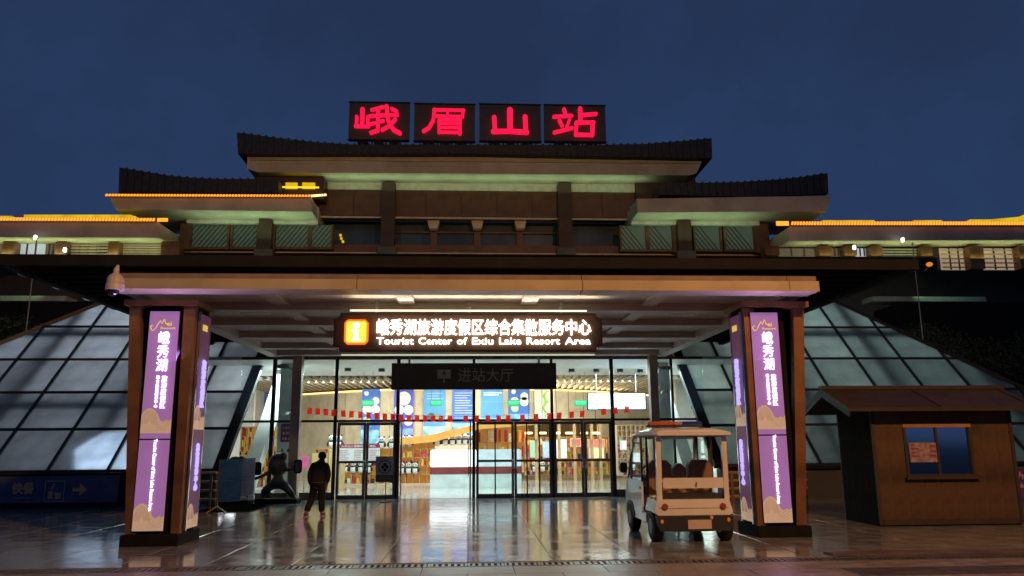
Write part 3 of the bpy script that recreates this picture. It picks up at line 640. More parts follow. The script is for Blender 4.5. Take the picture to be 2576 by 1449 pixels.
def hills(parent, org, ux, w, z0, hh, n_):
    """tan print of hills at the foot of a banner, with contour lines"""
    def crest(f): return max(.42+.58*max(0, math.cos((f-.27)/.36*math.pi/2))**.65 if f < .62 else .3, .42+.07*math.sin(f*21), .30+.5*max(0, f-.45)+.05*math.sin(f*25))
    N = 18; P = [org+ux*(w*i/N)+ZU*(z0+hh*crest(i/N)) for i in range(N+1)]
    g = G().slab([org+ZU*z0]+[org+ux*w+ZU*z0] + list(reversed(P)), -n_*.004)
    # separate quads so that the outline stays clean
    g = G()
    for i in range(N): g.slab([org+ux*(w*i/N)+ZU*z0, org+ux*(w*(i+1)/N)+ZU*z0, P[i+1], P[i]], n_*-.004)
    o = g.build('hill_print', M['bannert'], parent)
    L = G()
    for k in range(6):
        r = .40-.055*k
        pts = [org-n_*.006+ux*(w*(.28+r*.62*math.cos(t)))+ZU*(z0+hh*(.36+r*1.35*math.sin(t))) for t in [math.pi*j/10 for j in range(11)]]
        for p, q_ in zip(pts, pts[1:]): L.beam(p, q_, .003, .005)
    for k in range(5):
        pts = [org-n_*.006+ux*(w*(.5+.46*j/6))+ZU*(z0+hh*(.08+.09*k+.05*math.sin(j*1.1+k)+.02*j)) for j in range(7)]
        for p, q_ in zip(pts, pts[1:]): L.beam(p, q_, .003, .004)
    L.build('contour_lines', M['bannerl'], o)
def cabinet(t, org, ux, w, z0, z1, zs, un, d):
    o = pbox(org, ux, w, z0, z1, un, d).build('banner_box', M['darkmetal'], t)
    f = org-un*.006
    zs = z0+(z1-z0)*.405
    pbox(f, ux, w, z0+.01, zs-.012, un, .004).build('lower_banner', M['banner'], o)
    pbox(f, ux, w, zs+.012, z1-.01, un, .004).build('upper_banner', M['banner'], o)
    f2 = f-un*.001
    hills(o, f2, ux, w, z0+.012, .44, un); hills(o, f2, ux, w, zs+.10, .42, un)
    H = z1-z0
    # logo: a brush-drawn peak line with small lettering
    L = [(.06, .918), (.12, .905), (.22, .915), (.30, .938), (.38, .952), (.42, .938), (.50, .960), (.56, .940), (.62, .934)]
    pts = [f2-un*.004+ux*(w*a_)+ZU*(z0+H*b_) for a_, b_ in L]
    g = G().tube(pts, [.010, .008, .006, .009, .011, .008, .012, .009, .004], 6); 
    pts = [f2-un*.004+ux*(w*a_)+ZU*(z0+H*b_) for a_, b_ in ((.06, .918), (.05, .926), (.10, .931), (.15, .926))]
    g.tube(pts, [.010, .008, .006, .003], 6); g.build('logo', M['gold'], o)
    text('logo_text', 'ei', f2-un*.006+ux*(w*.60)+ZU*(z0+H*.928), w*.16, H*.020, M['gold'], o, ux=ux, depth=.004, bold=.02)
    text('logo_text', 'Resort', f2-un*.006+ux*(w*.40)+ZU*(z0+H*.912), w*.5, H*.011, M['gold'], o, ux=ux, depth=.004, bold=.02)
    text('characters', '峨\n秀\n湖', f2-un*.02+ux*(w*.36)+ZU*(z0+H*.715), w*.38, H*.185, M['ledv'], o, ux=ux, bold=.0, depth=.015, fat=.0035)
    text('characters', '旅\n游\n度\n假\n区', f2-un*.02+ux*(w*.58)+ZU*(z0+H*.545), w*.19, H*.150, M['ledv'], o, ux=ux, bold=.0, depth=.015, fat=.0012)
    text('characters', '综\n合\n集\n散\n服\n务\n中\n心', f2-un*.02+ux*(w*.40)+ZU*(z0+H*.548), w*.11, H*.148, M['ledv'], o, ux=ux, bold=.0, depth=.015, fat=.0012)
    text('lettering', 'Tourist Center of Exiu Lake Resort Area', f2-un*.02+ux*(w*.50)+ZU*(z0+H*.405), H*.315, w*.10, M['ledv'], o, ux=-ZU, uy=ux, bold=.01, depth=.012, fat=.004)
def side_cabinet(t, org, ux, w, z0, z1, un, d, sgn):
    o = pbox(org, ux, w, z0, z1, un, d).build('banner_box', M['darkmetal'], t)
    f = org-un*.006
    for k in (-.04, w+.005):
        pbox(org+ux*k-un*.012, ux, .035, z0-.02, z1+.02, un, .1).build('chrome_edge', M['chrome'], o)
    dim = lit('banner_violet_side', (.085, .022, .060), .8, .12, 3)
    pbox(f, ux, w, z0+.01, z1-.01, un, .004).build('side_banner', dim, o)
    f2 = f-un*.001; H = z1-z0
    hills(o, f2, ux, w, z0+.012, .4, un); hills(o, f2, ux, w, z0+H*.45, .42, un)
    text('characters', '旅\n游\n度\n假\n区', f2-un*.02+ux*(w*.30)+ZU*(z0+H*.555), w*.42, H*.225, M['ledv2'], o, ux=ux, bold=.01, depth=.015, fat=.008)
    text('characters', '集\n散\n服\n务\n中\n心', f2-un*.02+ux*(w*.30)+ZU*(z0+H*.17), w*.32, H*.215, M['ledv2'], o, ux=ux, bold=.01, depth=.015, fat=.008)
    box_ = G().slab([f2-un*.01+ux*(w*.2)+ZU*(z0+H*.92), f2-un*.01+ux*(w*.7)+ZU*(z0+H*.92), f2-un*.01+ux*(w*.7)+ZU*(z0+H*.95), f2-un*.01+ux*(w*.2)+ZU*(z0+H*.95)], un*.004).build('logo', M['gold'], o)
pillar(-1, -4.76, -5.63, 'brown pillar with glowing purple banner at the left of the entrance')
pillar(1, 4.98, 5.84, 'brown pillar with glowing purple banner at the right beside the cart')
for s in (-1, 1):
    lamp('AREA', 'banner_glow_light', (s*5.2+.1, 13.45, 2.9), 95, (.62, .38, 1), .4, 2.2, aim=(s*5.2+.1, 12.0, 4.1), spread=R(160))

# ================================================================== SLOPED GLASS ROOFS
Y0, Z0 = 22.3, Z(300, 1187, 22.3); ANG = R(43)
sd = Vector((0, math.cos(ANG), math.sin(ANG))); sn = Vector((0, -math.sin(ANG), math.cos(ANG)))
def onslope(u, v):
    d = ray(u, v); o = Vector((0, Y0, Z0)); e_ = Vector((0, 0, EYE)); k = (o-e_).dot(sn)/d.dot(sn); p = e_+d*k
    return p.x, (p-o).dot(sd)
def P3(x, s, off=0): return Vector((x, Y0, Z0))+sd*s+sn*off
rows = [0]+[onslope(1288, v)[1] for v in (1075, 985, 905, 825, 758)]
for sgn, mt, nm in ((-1, M['frost_l'], 'left'), (1, M['frost_r'], 'right')):
    t = thing('sloped_glass_roof', 'leaning frosted glass roof with dark bars to the %s of the entrance' % nm, 'glass roof', (sgn*11, Y0, Z0), group='pair of sloped glass roofs')
    if sgn < 0:
        e0, e1 = onslope(545, 1181), onslope(664, 893); h0, h1 = onslope(252, 765), onslope(0, 866); top = onslope(250, 764)[1]
    else:
        e0, e1 = onslope(1800, 1160), onslope(1712, 900); h0, h1 = onslope(2095, 757), onslope(2560, 972); top = onslope(2095, 757)[1]
    xe = (e0[0]+e1[0])/2
    # mullion grid, 1.62 m pitch away from the edge
    xs = [xe+sgn*q_ for q_ in ((0, 1.35, 2.95, 4.55, 6.15, 7.75, 9.35, 10.95))]
    dx, ds = h1[0]-h0[0], h1[1]-h0[1]
    A_, B_ = (ds*1.0, -dx) ; 
    if A_*xe+B_*1.0 > A_*h0[0]+B_*h0[1]: A_, B_ = -A_, -B_
    C_ = A_*h0[0]+B_*h0[1]
    rs = [r_ for r_ in rows[:-1]]+[top]
    for i in range(len(xs)-1):
        for j in range(len(rs)-1):
            xa, xb = sorted((xs[i], xs[i+1])); P = [(xa+.03, rs[j]+.03), (xb-.03, rs[j]+.03), (xb-.03, rs[j+1]-.03), (xa+.03, rs[j+1]-.03)]
            P = clip(P, A_, B_, C_-.02)
            if len(P) > 2: G().slab([P3(*p) for p in P], sn*.02).build('pane', mt, t)
    def seg(x0, s0, x1, s1):                          # clip a bar by the hip
        q0, q1 = A_*x0+B_*s0-C_, A_*x1+B_*s1-C_
        if q0 > 0 and q1 > 0: return None
        if q1 > 0: k = q0/(q0-q1); x1, s1 = x0+(x1-x0)*k, s0+(s1-s0)*k
        if q0 > 0: k = q1/(q1-q0); x0, s0 = x1+(x0-x1)*k, s1+(s0-s1)*k
        return x0, s0, x1, s1
    for i, x_ in enumerate(xs):
        r_ = seg(x_, 0, x_, top)
        if r_: G().beam(P3(r_[0], r_[1], .0), P3(r_[2], r_[3], .0), .30 if i == 0 else .07, .16).build('mullion', M['frameblack'], t)
    for s_ in rs:
        r_ = seg(xs[0], s_, xs[-1], s_)
        if r_: G().beam(P3(r_[0], r_[1], .035), P3(r_[2], r_[3], .035), .10 if s_ else .14, .08).build('rail', M['frameblack'], t)
    G().beam(P3(*h0, .02), P3(h0[0]+dx*1.2, h0[1]+ds*1.2, .02), .14, .16).build('hip_bar', M['frameblack'], t)
    # steel frame behind the panes
    for k, x_ in enumerate(xs[1:]):
        r_ = seg(x_+.75*sgn, 0, x_+.75*sgn, top)
        if r_ and k % 2 == 1-(sgn < 0)*0: G().beam(P3(r_[0], r_[1], -.42), P3(r_[2], r_[3], -.42), .42, .3).build('rafter', M['black'], t)
    for s_ in (rs[2]-.35, rs[4]-.25):
        r_ = seg(xs[0], s_, xs[-1], s_)
        if r_: G().beam(P3(r_[0], r_[1], -.28), P3(r_[2], r_[3], -.28), .36, .25).build('purlin', M['black'], t)
    # low wall and sill beneath, inner side wall and back
    lo, hi = sorted((xs[0], xs[-1])); box('low_wall', mat('low_wall', (.05, .05, .055), .7), t, lo, hi, Y0-.1, Y0+.3, 0, Z0-.08)
    box('sill', M['black'], t, lo, hi, Y0-.22, Y0+.05, Z0-.08, Z0-.02)
    box('room_floor', M['steel'], t, lo, hi, Y0+.3, 32, .003, .03)
    box('room_back_wall', M['white'], t, min(sgn*8.6, h0[0]-sgn*.5), max(sgn*8.6, h0[0]-sgn*.5), 32, 32.2, .03, 5.0)
    box('room_back_wall', M['white'], t, min(xs[-1], h0[0]), max(xs[-1], h0[0]), 30.5, 30.7, .03, 2.2)
    # white sloping beam beside the edge
    xw = xs[0]-sgn*.42
    G().beam((xw, Y0+.95, .0), (xw, Y0+.95+4.45/math.tan(ANG), 4.45), .40, .42).build('sloping_beam', M['white'], t)
    if sgn < 0:
        q_ = [onslope(u, v) for u, v in ((188, 1182), (330, 1182), (330, 1088), (262, 1088), (188, 1132))]
        G().slab([P3(a_, b_, -.05) for a_, b_ in q_], -sn*.03).build('lit_screen', lit('screen_white', (.62, .80, 1), 1.7, .5, 1.6), t)

# ================================================================== ENTRANCE GLAZING
eg = thing('glass_front', 'tall glass front of the lit hall with dark frames and doors', 'glass wall', (0, YG, 0))
zh, ztr = 4.24, Z(1200, 1057, YG)
mull = [(-6.55, .09), (X(846, 1100, YG), .09), (X(1192, 1100, YG), .09), (X(1390, 1100, YG), .09), (X(1540, 1100, YG), .11)]
uL, uR = X(746, 1100, YG), X(1645, 1100, YG)
for u, w in ((684, .11), (843, .10), (1192, .09), (1389, .08), (1542, .11), (1695, .07)):
    x = X(u, 1080, YG); z0_ = 0.02
    G().box(x-w/2, x+w/2, YG-.05, YG+.05, z0_, zh).build('mullion', M['frameblack'], eg)
x = X(1000, 1080, YG); box('mullion', M['frameblack'], eg, x-.05, x+.05, YG-.05, YG+.05, .02, zh)
for x, w in ((uL, .27), (uR, .25)):
    box('frame_column', mat('frame_column', (.42, .30, .25), .5), eg, x-w/2, x+w/2, YG-.35, YG-.052, .02, 4.25)
XA, XB = X(600, 1080, YG), X(1775, 1080, YG)
box('transom', M['frameblack'], eg, XA, XB, YG-.07, YG-.055, ztr-.04, ztr+.03)
box('head_rail', M['frame'], eg, XA, XB, YG-.07, YG-.053, zh-.08, zh)
for (u0, u1) in ((600, 684), (684, 737), (757, 843), (1545, 1633), (1655, 1695), (1695, 1775)):
    xa, xb = X(u0, 1100, YG), X(u1, 1100, YG)
    box('pane', M['glass'], eg, xa+.05, xb-.05, YG, YG+.012, .24, ztr-.04)
    box('bottom_rail', M['frame'], eg, xa+.02, xb-.02, YG-.045, YG+.045, .02, .236)
for (u0, u1) in ((600, 684), (684, 737), (757, 843), (843, 1000), (1000, 1192), (1192, 1389), (1389, 1542), (1542, 1633), (1655, 1695), (1695, 1775)):
    xa, xb = X(u0, 1000, YG), X(u1, 1000, YG)
    box('upper_pane', M['glass'], eg, xa+.05, xb-.05, YG, YG+.012, ztr+.04, zh-.08)
def door(x0, x1, y, z1, label, rails=(), bars=0, hand=1):
    d = thing('glass_door', label, 'door', ((x0+x1)/2, y, .02), group='brown framed glass doors of the entrance')
    w = .075; f = G()
    f.box(x0, x0+w, y-.03, y+.03, .03, z1); f.box(x1-w, x1, y-.03, y+.03, .03, z1); f.box(x0+w, x1-w, y-.03, y+.03, z1-.09, z1); f.box(x0+w, x1-w, y-.03, y+.03, .03, .15)
    zm = .03+(z1-.03)*.48
    f.box(x0+w, x1-w, y-.03, y+.03, zm-.035, zm+.035); f.build('frame', M['frame'], d)
    box('pane', M['glass'], d, x0+w, x1-w, y-.006, y+.006, .15, zm-.035); box('pane', M['glass'], d, x0+w, x1-w, y-.006, y+.006, zm+.035, z1-.09)
    for k in range(bars):
        xx = x0+(x1-x0)*(k+1)/(bars+1); box('bar', M['frameblack'], d, xx-.02, xx+.02, y-.055, y-.032, .05, z1)
    xh = x1-w/2 if hand > 0 else x0+w/2
    G().tube([(xh, y-.04, .85), (xh, y-.09, .88), (xh, y-.09, 1.12), (xh, y-.04, 1.15)], .012, 6).build('handle', M['chrome'], d, smooth=True)
    return d
zd = ztr-.045
xs_ = [X(u, 1100, YG) for u in (849, 921, 996)]
door(xs_[0], xs_[1], YG-.02, zd, 'glass door left of the open doorway, further from it', hand=1); door(xs_[1]+.01, xs_[2], YG-.02, zd, 'glass door immediately left of the open doorway, behind the small notice stand', hand=-1)
xs_ = [X(u, 1100, YG) for u in (1198, 1292, 1386)]
door(xs_[0], xs_[1], YG-.12, zd, 'barred glass door immediately right of the open doorway', bars=1); door(xs_[1]+.01, xs_[2], YG-.12, zd, 'barred glass door in the middle group, second right of the doorway', bars=2, hand=-1)
xs_ = [X(u, 1100, YG) for u in (1393, 1467, 1538)]
door(xs_[0], xs_[1], YG-.02, zd, 'plain glass door left in the pair nearest the white cart'); door(xs_[1]+.01, xs_[2], YG-.02, zd, 'plain glass door right in the pair nearest the white cart', hand=-1)
# two leaves folded open at the doorway, seen edge on
for u, s, lb in ((1006, -1, 'glass door folded open at the left side of the doorway, seen edge on'), (1183, 1, 'glass door folded open at the right side of the doorway, seen edge on')):
    x = X(u, 1150, YG-.6)
    d = thing('open_glass_door', lb, 'door', (x, YG-.5, .02), group='leaves folded open at the doorway')
    f = G(); f.box(x-.02, x+.02, YG-1.05, YG-.98, .03, zd); f.box(x-.02, x+.02, YG-.16, YG-.09, .03, zd); f.box(x-.02, x+.02, YG-.98, YG-.16, zd-.08, zd); f.box(x-.02, x+.02, YG-.98, YG-.16, .03, .14); f.build('frame', M['frame'], d)
    box('pane', M['glass'], d, x-.005, x+.005, YG-.98, YG-.16, .14, zd-.08)
    G().tube([(x+s*-.05, YG-.95, .7), (x+s*-.05, YG-.95, 1.6)], .014, 6).build('handle', M['frameblack'], d)
box('door_sill', M['frame'], eg, X(849, 1250, YG), X(1540, 1250, YG), YG-.2, YG+.05, .017, .028)

# ---- bunting of small red flags
fx = [1221,1251,1282,1315,1351,1385,1419,1451,1483,1516,1547,1579,1610,1642,1675,1706,1738,1772,1834,1878,1921,1963,2001,2058,2111,2164,2203,2251,2293,2376,2423,2469]
vk = [(1221, 1618), (1351, 1629), (1516, 1641), (1610, 1647), (1740, 1649), (1878, 1649), (2001, 1648), (2111, 1643), (2203, 1637), (2293, 1630), (2376, 1621), (2469, 1612)]
def vint(x):
    for (a_, va), (b_, vb) in zip(vk, vk[1:]):
        if a_ <= x <= b_: return va+(vb-va)*(x-a_)/(b_-a_)
YBn = YG-.30
bt = thing('flag_bunting', 'string of small red flags with yellow stars hung across the glass front', 'bunting', (0, YBn, 2.3))
G().tube([at(x/1.5652, (vint(x)-13)/1.5652, YBn) for x in fx], .004, 5).build('string', M['white'], bt)
fr_ = frosted('flag_red', (.75, .035, .02)); fy = mat('flag_yellow', (.8, .5, .03), .6)
for k, x in enumerate(fx):
    v = vint(x); w, hgt = 9/1.0, 13.; tl = random.uniform(-2.5, 2.5)
    c_ = [at((x+dx_)/1.5652, (v+dy_)/1.5652, YBn+(.02 if dy_ > 0 else 0)) for dx_, dy_ in ((-w+tl, hgt), (w+tl, hgt-1), (w, -hgt), (-w, -hgt))]
    o = G().slab(c_, (0, .004, 0)).build('flag', fr_, bt)
    p = c_[3]+Vector((.035, -.004, -.045)); G().prism([(p.x+math.cos(R(90+72*i+(36 if 0 else 0))*1)*.018, p.z+math.sin(R(90+72*i))*.018) for i in range(5)], p.y, p.y+.003).build('star', fy, o)

# ================================================================== INSIDE THE HALL
# curved timber partition with cove light
pts = [at(u, v, Z=3.95) for u, v in ((600, 1000), (680, 996), (760, 991), (870, 984), (982, 979), (1190, 977), (1399, 979), (1500, 984), (1590, 990), (1700, 998))]
pt = thing('curved_wall', 'curved pale timber wall with a warm light line along its top inside the hall', 'wall', (0, 33, 0))
def zlow(p): return Z(1300, 1064, 33) if -0.2 < p.x < 5.6 else .02
for p, q_ in zip(pts, pts[1:]):
    G().slab([(p.x+.004, p.y, zlow(p)), (q_.x-.004, q_.y, zlow(p)), (q_.x-.004, q_.y, 3.89), (p.x+.004, p.y, 3.89)], (0, .12, 0)).build('panel', M['wood'], pt)
    G().slab([(p.x, p.y-.05, 3.895), (q_.x, q_.y-.05, 3.895), (q_.x, q_.y-.05, 3.96), (p.x, p.y-.05, 3.96)], (0, .05, 0)).build('cove_strip', M['cove'], pt)
def wall_y(x):
    for p, q_ in zip(pts, pts[1:]):
        if p.x <= x <= q_.x: return p.y+(q_.y-p.y)*(x-p.x)/(q_.x-p.x)
    return 33
# hanging banners
cb = dict(blue=(.06, .16, .58), sky=(.09, .30, .72), green=(.16, .46, .55), pale=(.62, .70, .58), violet=(.09, .10, .58))
BN = [(907, 957, 979, 1116, 'blue', 'sky', 'circles', 'blue wall banner with a round badge and two plates, leftmost of the row'),
      (989, 1041, 979, 1111, 'violet', 'blue', 'circles3', 'deep blue wall banner with three round plates beside the doorway'),
      (1065, 1121, 979, 1104, 'sky', 'green', 'lines', 'light blue wall banner with boxed text and a food picture'),
      (1137, 1193, 979, 1094, 'blue', 'sky', 'text', 'blue wall banner filled with small lines of text'),
      (1210, 1265, 979, 1076, 'sky', 'sky', 'title', 'plain sky blue wall banner with large white title'),
      (1279, 1332, 979, 1062, 'blue', 'sky', 'circles', 'blue wall banner with four round plates behind the middle doors'),
      (1345, 1385, 979, 1060, 'pale', 'pale', 'green', 'white wall banner with a green leaf drawing'),
      (662, 694, 963, 1060, 'blue', 'sky', 'text', 'blue wall banner seen beyond the slanting white beam at the left')]
wp = mat('print_white', (.78, .78, .74), .6)
for (u0, u1, v0, v1, ca, cb_, kind_, lb) in BN:
    y = wall_y(at((u0+u1)/2, 1000, 32.5).x)-.14; a, b = at(u0, v1, y), at(u1, v0, y); w, h = b.x-a.x, b.z-a.z
    t = thing('wall_banner', lb, 'banner', ((a.x+b.x)/2, y, a.z), group='printed banners on the curved wall')
    box('cloth', mat('cloth_'+ca, cb[ca], .7, var=.1), t, a.x, b.x, y-.01, y, a.z+h*.25, b.z)
    box('cloth_foot', mat('clothf_'+cb_, tuple(min(1, c_*1.5+.12) for c_ in cb[cb_]), .7, var=.5, scale=2.5), t, a.x, b.x, y-.01, y, a.z, a.z+h*.25-.002)
    def disc(fx_, fz, r, mm=wp):
        G().prism([(a.x+w*fx_+math.cos(R(24*i))*r, a.z+h*fz+math.sin(R(24*i))*r) for i in range(15)], y-.018, y-.0105).build('round_picture', mm, t)
    if kind_ == 'circles':
        disc(.25, .92, .10); text('title', '白', (a.x+w*.45, y-.016, a.z+h*.89), .01, .01, wp, t, depth=.003) if False else None
        disc(.3, .62, .2); disc(.75, .62, .2); disc(.3, .42, .17, mat('plate_green', (.45, .58, .38), .5)); disc(.75, .78, .17)
    if kind_ == 'circles3': disc(.5, .82, .30); disc(.28, .60, .21); disc(.75, .60, .21); disc(.28, .38, .18, MATS.get('plate_green', wp)); disc(.75, .38, .18)
    if kind_ in ('lines', 'text', 'title'):
        q = G(); n = dict(lines=3, text=12, title=2)[kind_]
        for k in range(n):
            zz = b.z-h*(.08+.055*k); L = random.uniform(.55, .85); q.box(a.x+w*.12, a.x+w*(.12+L), y-.016, y-.0105, zz-.016*(3 if kind_ == 'title' else 1), zz)
        q.build('print_lines', wp, t)
    if kind_ == 'lines': disc(.35, .45, .16, mat('food_dark', (.08, .09, .10), .5)); disc(.62, .42, .18, mat('food_green', (.15, .28, .16), .5))
    if kind_ == 'green':
        G().tube([(a.x+w*f, y-.03, a.z+h*g_) for f, g_ in ((.6, .1), (.75, .25), (.5, .42), (.75, .6), (.55, .8), (.8, .95))], [.03, .06, .05, .07, .05, .02], 6).build('leaf_drawing', mat('leaf_green', (.35, .55, .12), .6), t)
# TV screen
a, b = at(1481, 1029, 27.2), at(1622, 990, 27.2)
t = thing('hanging_screen', 'glowing white-blue screen hanging at the right inside the hall', 'screen', ((a.x+b.x)/2, 27.2, a.z))
box('casing', M['frameblack'], t, a.x-.04, b.x+.04, 27.21, 27.3, a.z-.04, b.z+.04); box('display', lit('screen_light', (.50, .66, 1), 4.2, .35, 2.2), t, a.x, b.x, 27.2, 27.208, a.z, b.z)
for x in (a.x+.3, b.x-.3): G().tube([(x, 27.25, b.z+.04), (x, 27.25, 4.16)], .015, 6).build('hanger', M['steel'], t)
# exit signs
for u, lb in ((925, 'green exit sign in front of the leftmost banner'), (1097, 'green exit sign in front of the light blue banner'), (1292, 'green exit sign above the middle doors'), (1461, 'green exit sign just left of the glowing screen')):
    y = 28.0; a, b = at(u-15, 1022, y), at(u+15, 1006, y)
    t = thing('exit_sign', lb, 'exit sign', ((a.x+b.x)/2, y, a.z), group='green exit signs hanging in the hall')
    box('casing', mat('exit_green', (.01, .12, .05), .5, emit=(.0, .28, .10), es=1.0), t, a.x, b.x, y, y+.05, a.z, b.z)
    text('lettering', '安全出口', (a.x+.04, y-.006, a.z+.07), b.x-a.x-.08, (b.z-a.z)-.11, lit('exit_letters', (.10, 1, .30), 1.6), t, depth=.005, bold=.02)
    for x in (a.x+.05, b.x-.05): G().tube([(x, y+.02, b.z), (x, y+.02, 4.16)], .006, 5).build('wire', M['frameblack'], t)
# ceiling spots
for k, (u, v) in enumerate(((875, 929), (960, 930), (1020, 930), (1438, 931), (1500, 931), (1560, 931), (1610, 932))):
    p = at(u, v, Z=4.12)
    t = thing('ceiling_spot', 'small round ceiling spotlight, number shown %s along the white ceiling' % ['far left', 'left', 'beside the black board at left', 'beside the black board at right', 'right of centre', 'above the screen', 'far right'][k], 'ceiling light', (p.x, p.y, 4.05), group='round spotlights in the hall ceiling')
    t['label'] = 'small round ceiling spotlight, ' + ['leftmost in the hall', 'second from left in the hall', 'just left of the black board', 'just right of the black board', 'third from right in the hall', 'above the glowing screen', 'rightmost in the hall'][k]
    G().tube([(p.x, p.y, 4.05), (p.x, p.y, 4.16)], .11, 12).build('can', M['frameblack'], t); G().tube([(p.x, p.y, 4.043), (p.x, p.y, 4.049)], .07, 12).build('bulb', M['white'], t)
# reception counter
a, b = at(1080, 1228, Z=0), at(1312, 1228, Z=0); yc = 29.2
t = thing('reception_counter', 'white glowing reception counter with a dark red band in the middle of the hall', 'counter', ((a.x+b.x)/2, yc, 0))
xa, xb = X(1082, 1200, yc), X(1312, 1200, yc); z1_, z2_, z3_ = Z(1200, 1192, yc), Z(1200, 1174, yc), Z(1200, 1131, yc)
box('base', mat('counter_grey', (.45, .52, .52), .3), t, xa, xb, yc, yc+.7, .022, z1_); box('band', mat('maroon', (.16, .03, .03), .4), t, xa-.01, xb+.01, yc-.015, yc+.7, z1_+.001, z2_)
G().bev(xa, X(1200, 1150, yc)-.02, yc+.01, yc+.65, z2_+.001, z3_, .04).build('lit_top', lit('counter_glow', (.92, .97, 1), 1.5, .35, 2), t)
G().bev(X(1200, 1150, yc)+.02, xb, yc+.01, yc+.65, z2_+.001, z3_, .04).build('top_panel', lit('counter_panel', (.42, .50, .56), .9, .5, 3), t)
# soft-toy bears, shelving
def shelf(name, lb, u0, u1, v0, v1, Y, cols, rws, dep=.4, m=M['woodd'], back=True, lightm=None):
    xa, xb = X(u0, v1, Y), X(u1, v1, Y); za, zb = max(.03, Z(u0, v1, Y)), Z(u0, v0, Y)
    t = thing(name, lb, 'shelf', ((xa+xb)/2, Y, za))
    if back: box('back', lightm or m, t, xa, xb, Y+dep, Y+dep+.02, za, zb)
    for i in range(cols+1):
        x = xa+(xb-xa)*i/cols; box('upright', m, t, x-.015, x+.015, Y, Y+dep-.002, za, zb)
    for j in range(rws+1):
        z = za+(zb-za)*j/rws
        for i in range(cols): box('board', m, t, xa+(xb-xa)*i/cols+.016, xa+(xb-xa)*(i+1)/cols-.016, Y+.002, Y+dep-.004, z-.012, z+.012)
    return t, xa, xb, za, zb
gm_ = [mat('goods_%d' % i, c_, .5, var=.2, scale=9) for i, c_ in enumerate(((.5, .02, .02), (.75, .7, .62), (.05, .10, .35), (.75, .45, .06), (.03, .03, .035), (.12, .35, .14), (.55, .32, .5), (.62, .05, .12)))]
def goods(t, xa, xb, za, zb, cols, rws, Y, per=3, pick=None, skip=()):
    gs = [G() for _ in gm_]
    for j in range(rws):
        if j in skip: continue
        for i in range(cols):
            x0 = xa+(xb-xa)*i/cols+.03; x1 = xa+(xb-xa)*(i+1)/cols-.03; z = za+(zb-za)*j/rws+.013; hh = (zb-za)/rws-.04; n = per
            for k in range(n):
                if random.random() < .12: continue
                w = (x1-x0)/n; r = random.choice(pick or range(len(gm_))); h_ = hh*random.uniform(.45, .95); d_ = random.uniform(.08, .2)
                X0 = x0+w*k+.008; gs[r].bev(X0, X0+w-.016, Y+.05, Y+.05+d_, z, z+h_, min(.02, w*.2))
    for r, g_ in enumerate(gs):
        if g_.v: g_.build('shop_goods', gm_[r], t, kind='stuff')
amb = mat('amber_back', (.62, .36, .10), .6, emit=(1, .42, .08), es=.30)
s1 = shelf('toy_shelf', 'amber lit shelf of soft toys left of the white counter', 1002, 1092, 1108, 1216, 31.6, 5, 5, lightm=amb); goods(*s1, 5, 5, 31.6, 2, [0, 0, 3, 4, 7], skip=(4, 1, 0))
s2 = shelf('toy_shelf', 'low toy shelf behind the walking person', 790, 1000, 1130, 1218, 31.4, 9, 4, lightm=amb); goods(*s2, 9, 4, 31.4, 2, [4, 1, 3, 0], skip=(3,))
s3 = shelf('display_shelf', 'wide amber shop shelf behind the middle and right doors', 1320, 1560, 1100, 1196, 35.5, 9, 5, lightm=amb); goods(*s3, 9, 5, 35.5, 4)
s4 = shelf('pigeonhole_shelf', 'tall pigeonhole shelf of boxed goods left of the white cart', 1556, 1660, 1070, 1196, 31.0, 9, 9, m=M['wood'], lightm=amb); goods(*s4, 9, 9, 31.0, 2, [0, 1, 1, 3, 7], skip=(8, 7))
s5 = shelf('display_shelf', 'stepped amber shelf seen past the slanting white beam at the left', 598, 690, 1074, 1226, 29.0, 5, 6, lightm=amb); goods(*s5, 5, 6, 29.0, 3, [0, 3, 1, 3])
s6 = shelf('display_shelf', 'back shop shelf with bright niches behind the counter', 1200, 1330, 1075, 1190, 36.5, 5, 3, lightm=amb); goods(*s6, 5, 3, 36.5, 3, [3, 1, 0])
# sloping timber header over the shelves
P = [at(u, v, 31.2) for u, v in ((1000, 1106), (1090, 1092), (1205, 1066), (1400, 1056), (1400, 1064), (1205, 1080), (1090, 1112), (1000, 1120))]
G().prism([(p.x, p.z) for p in P], 31.2, 31.5).build('shelf_header', mat('header_amber', (.62, .33, .07), .5, emit=(1, .42, .06), es=.35), None, label='sloping amber timber header above the toy shelf and counter', cat='shelf header')
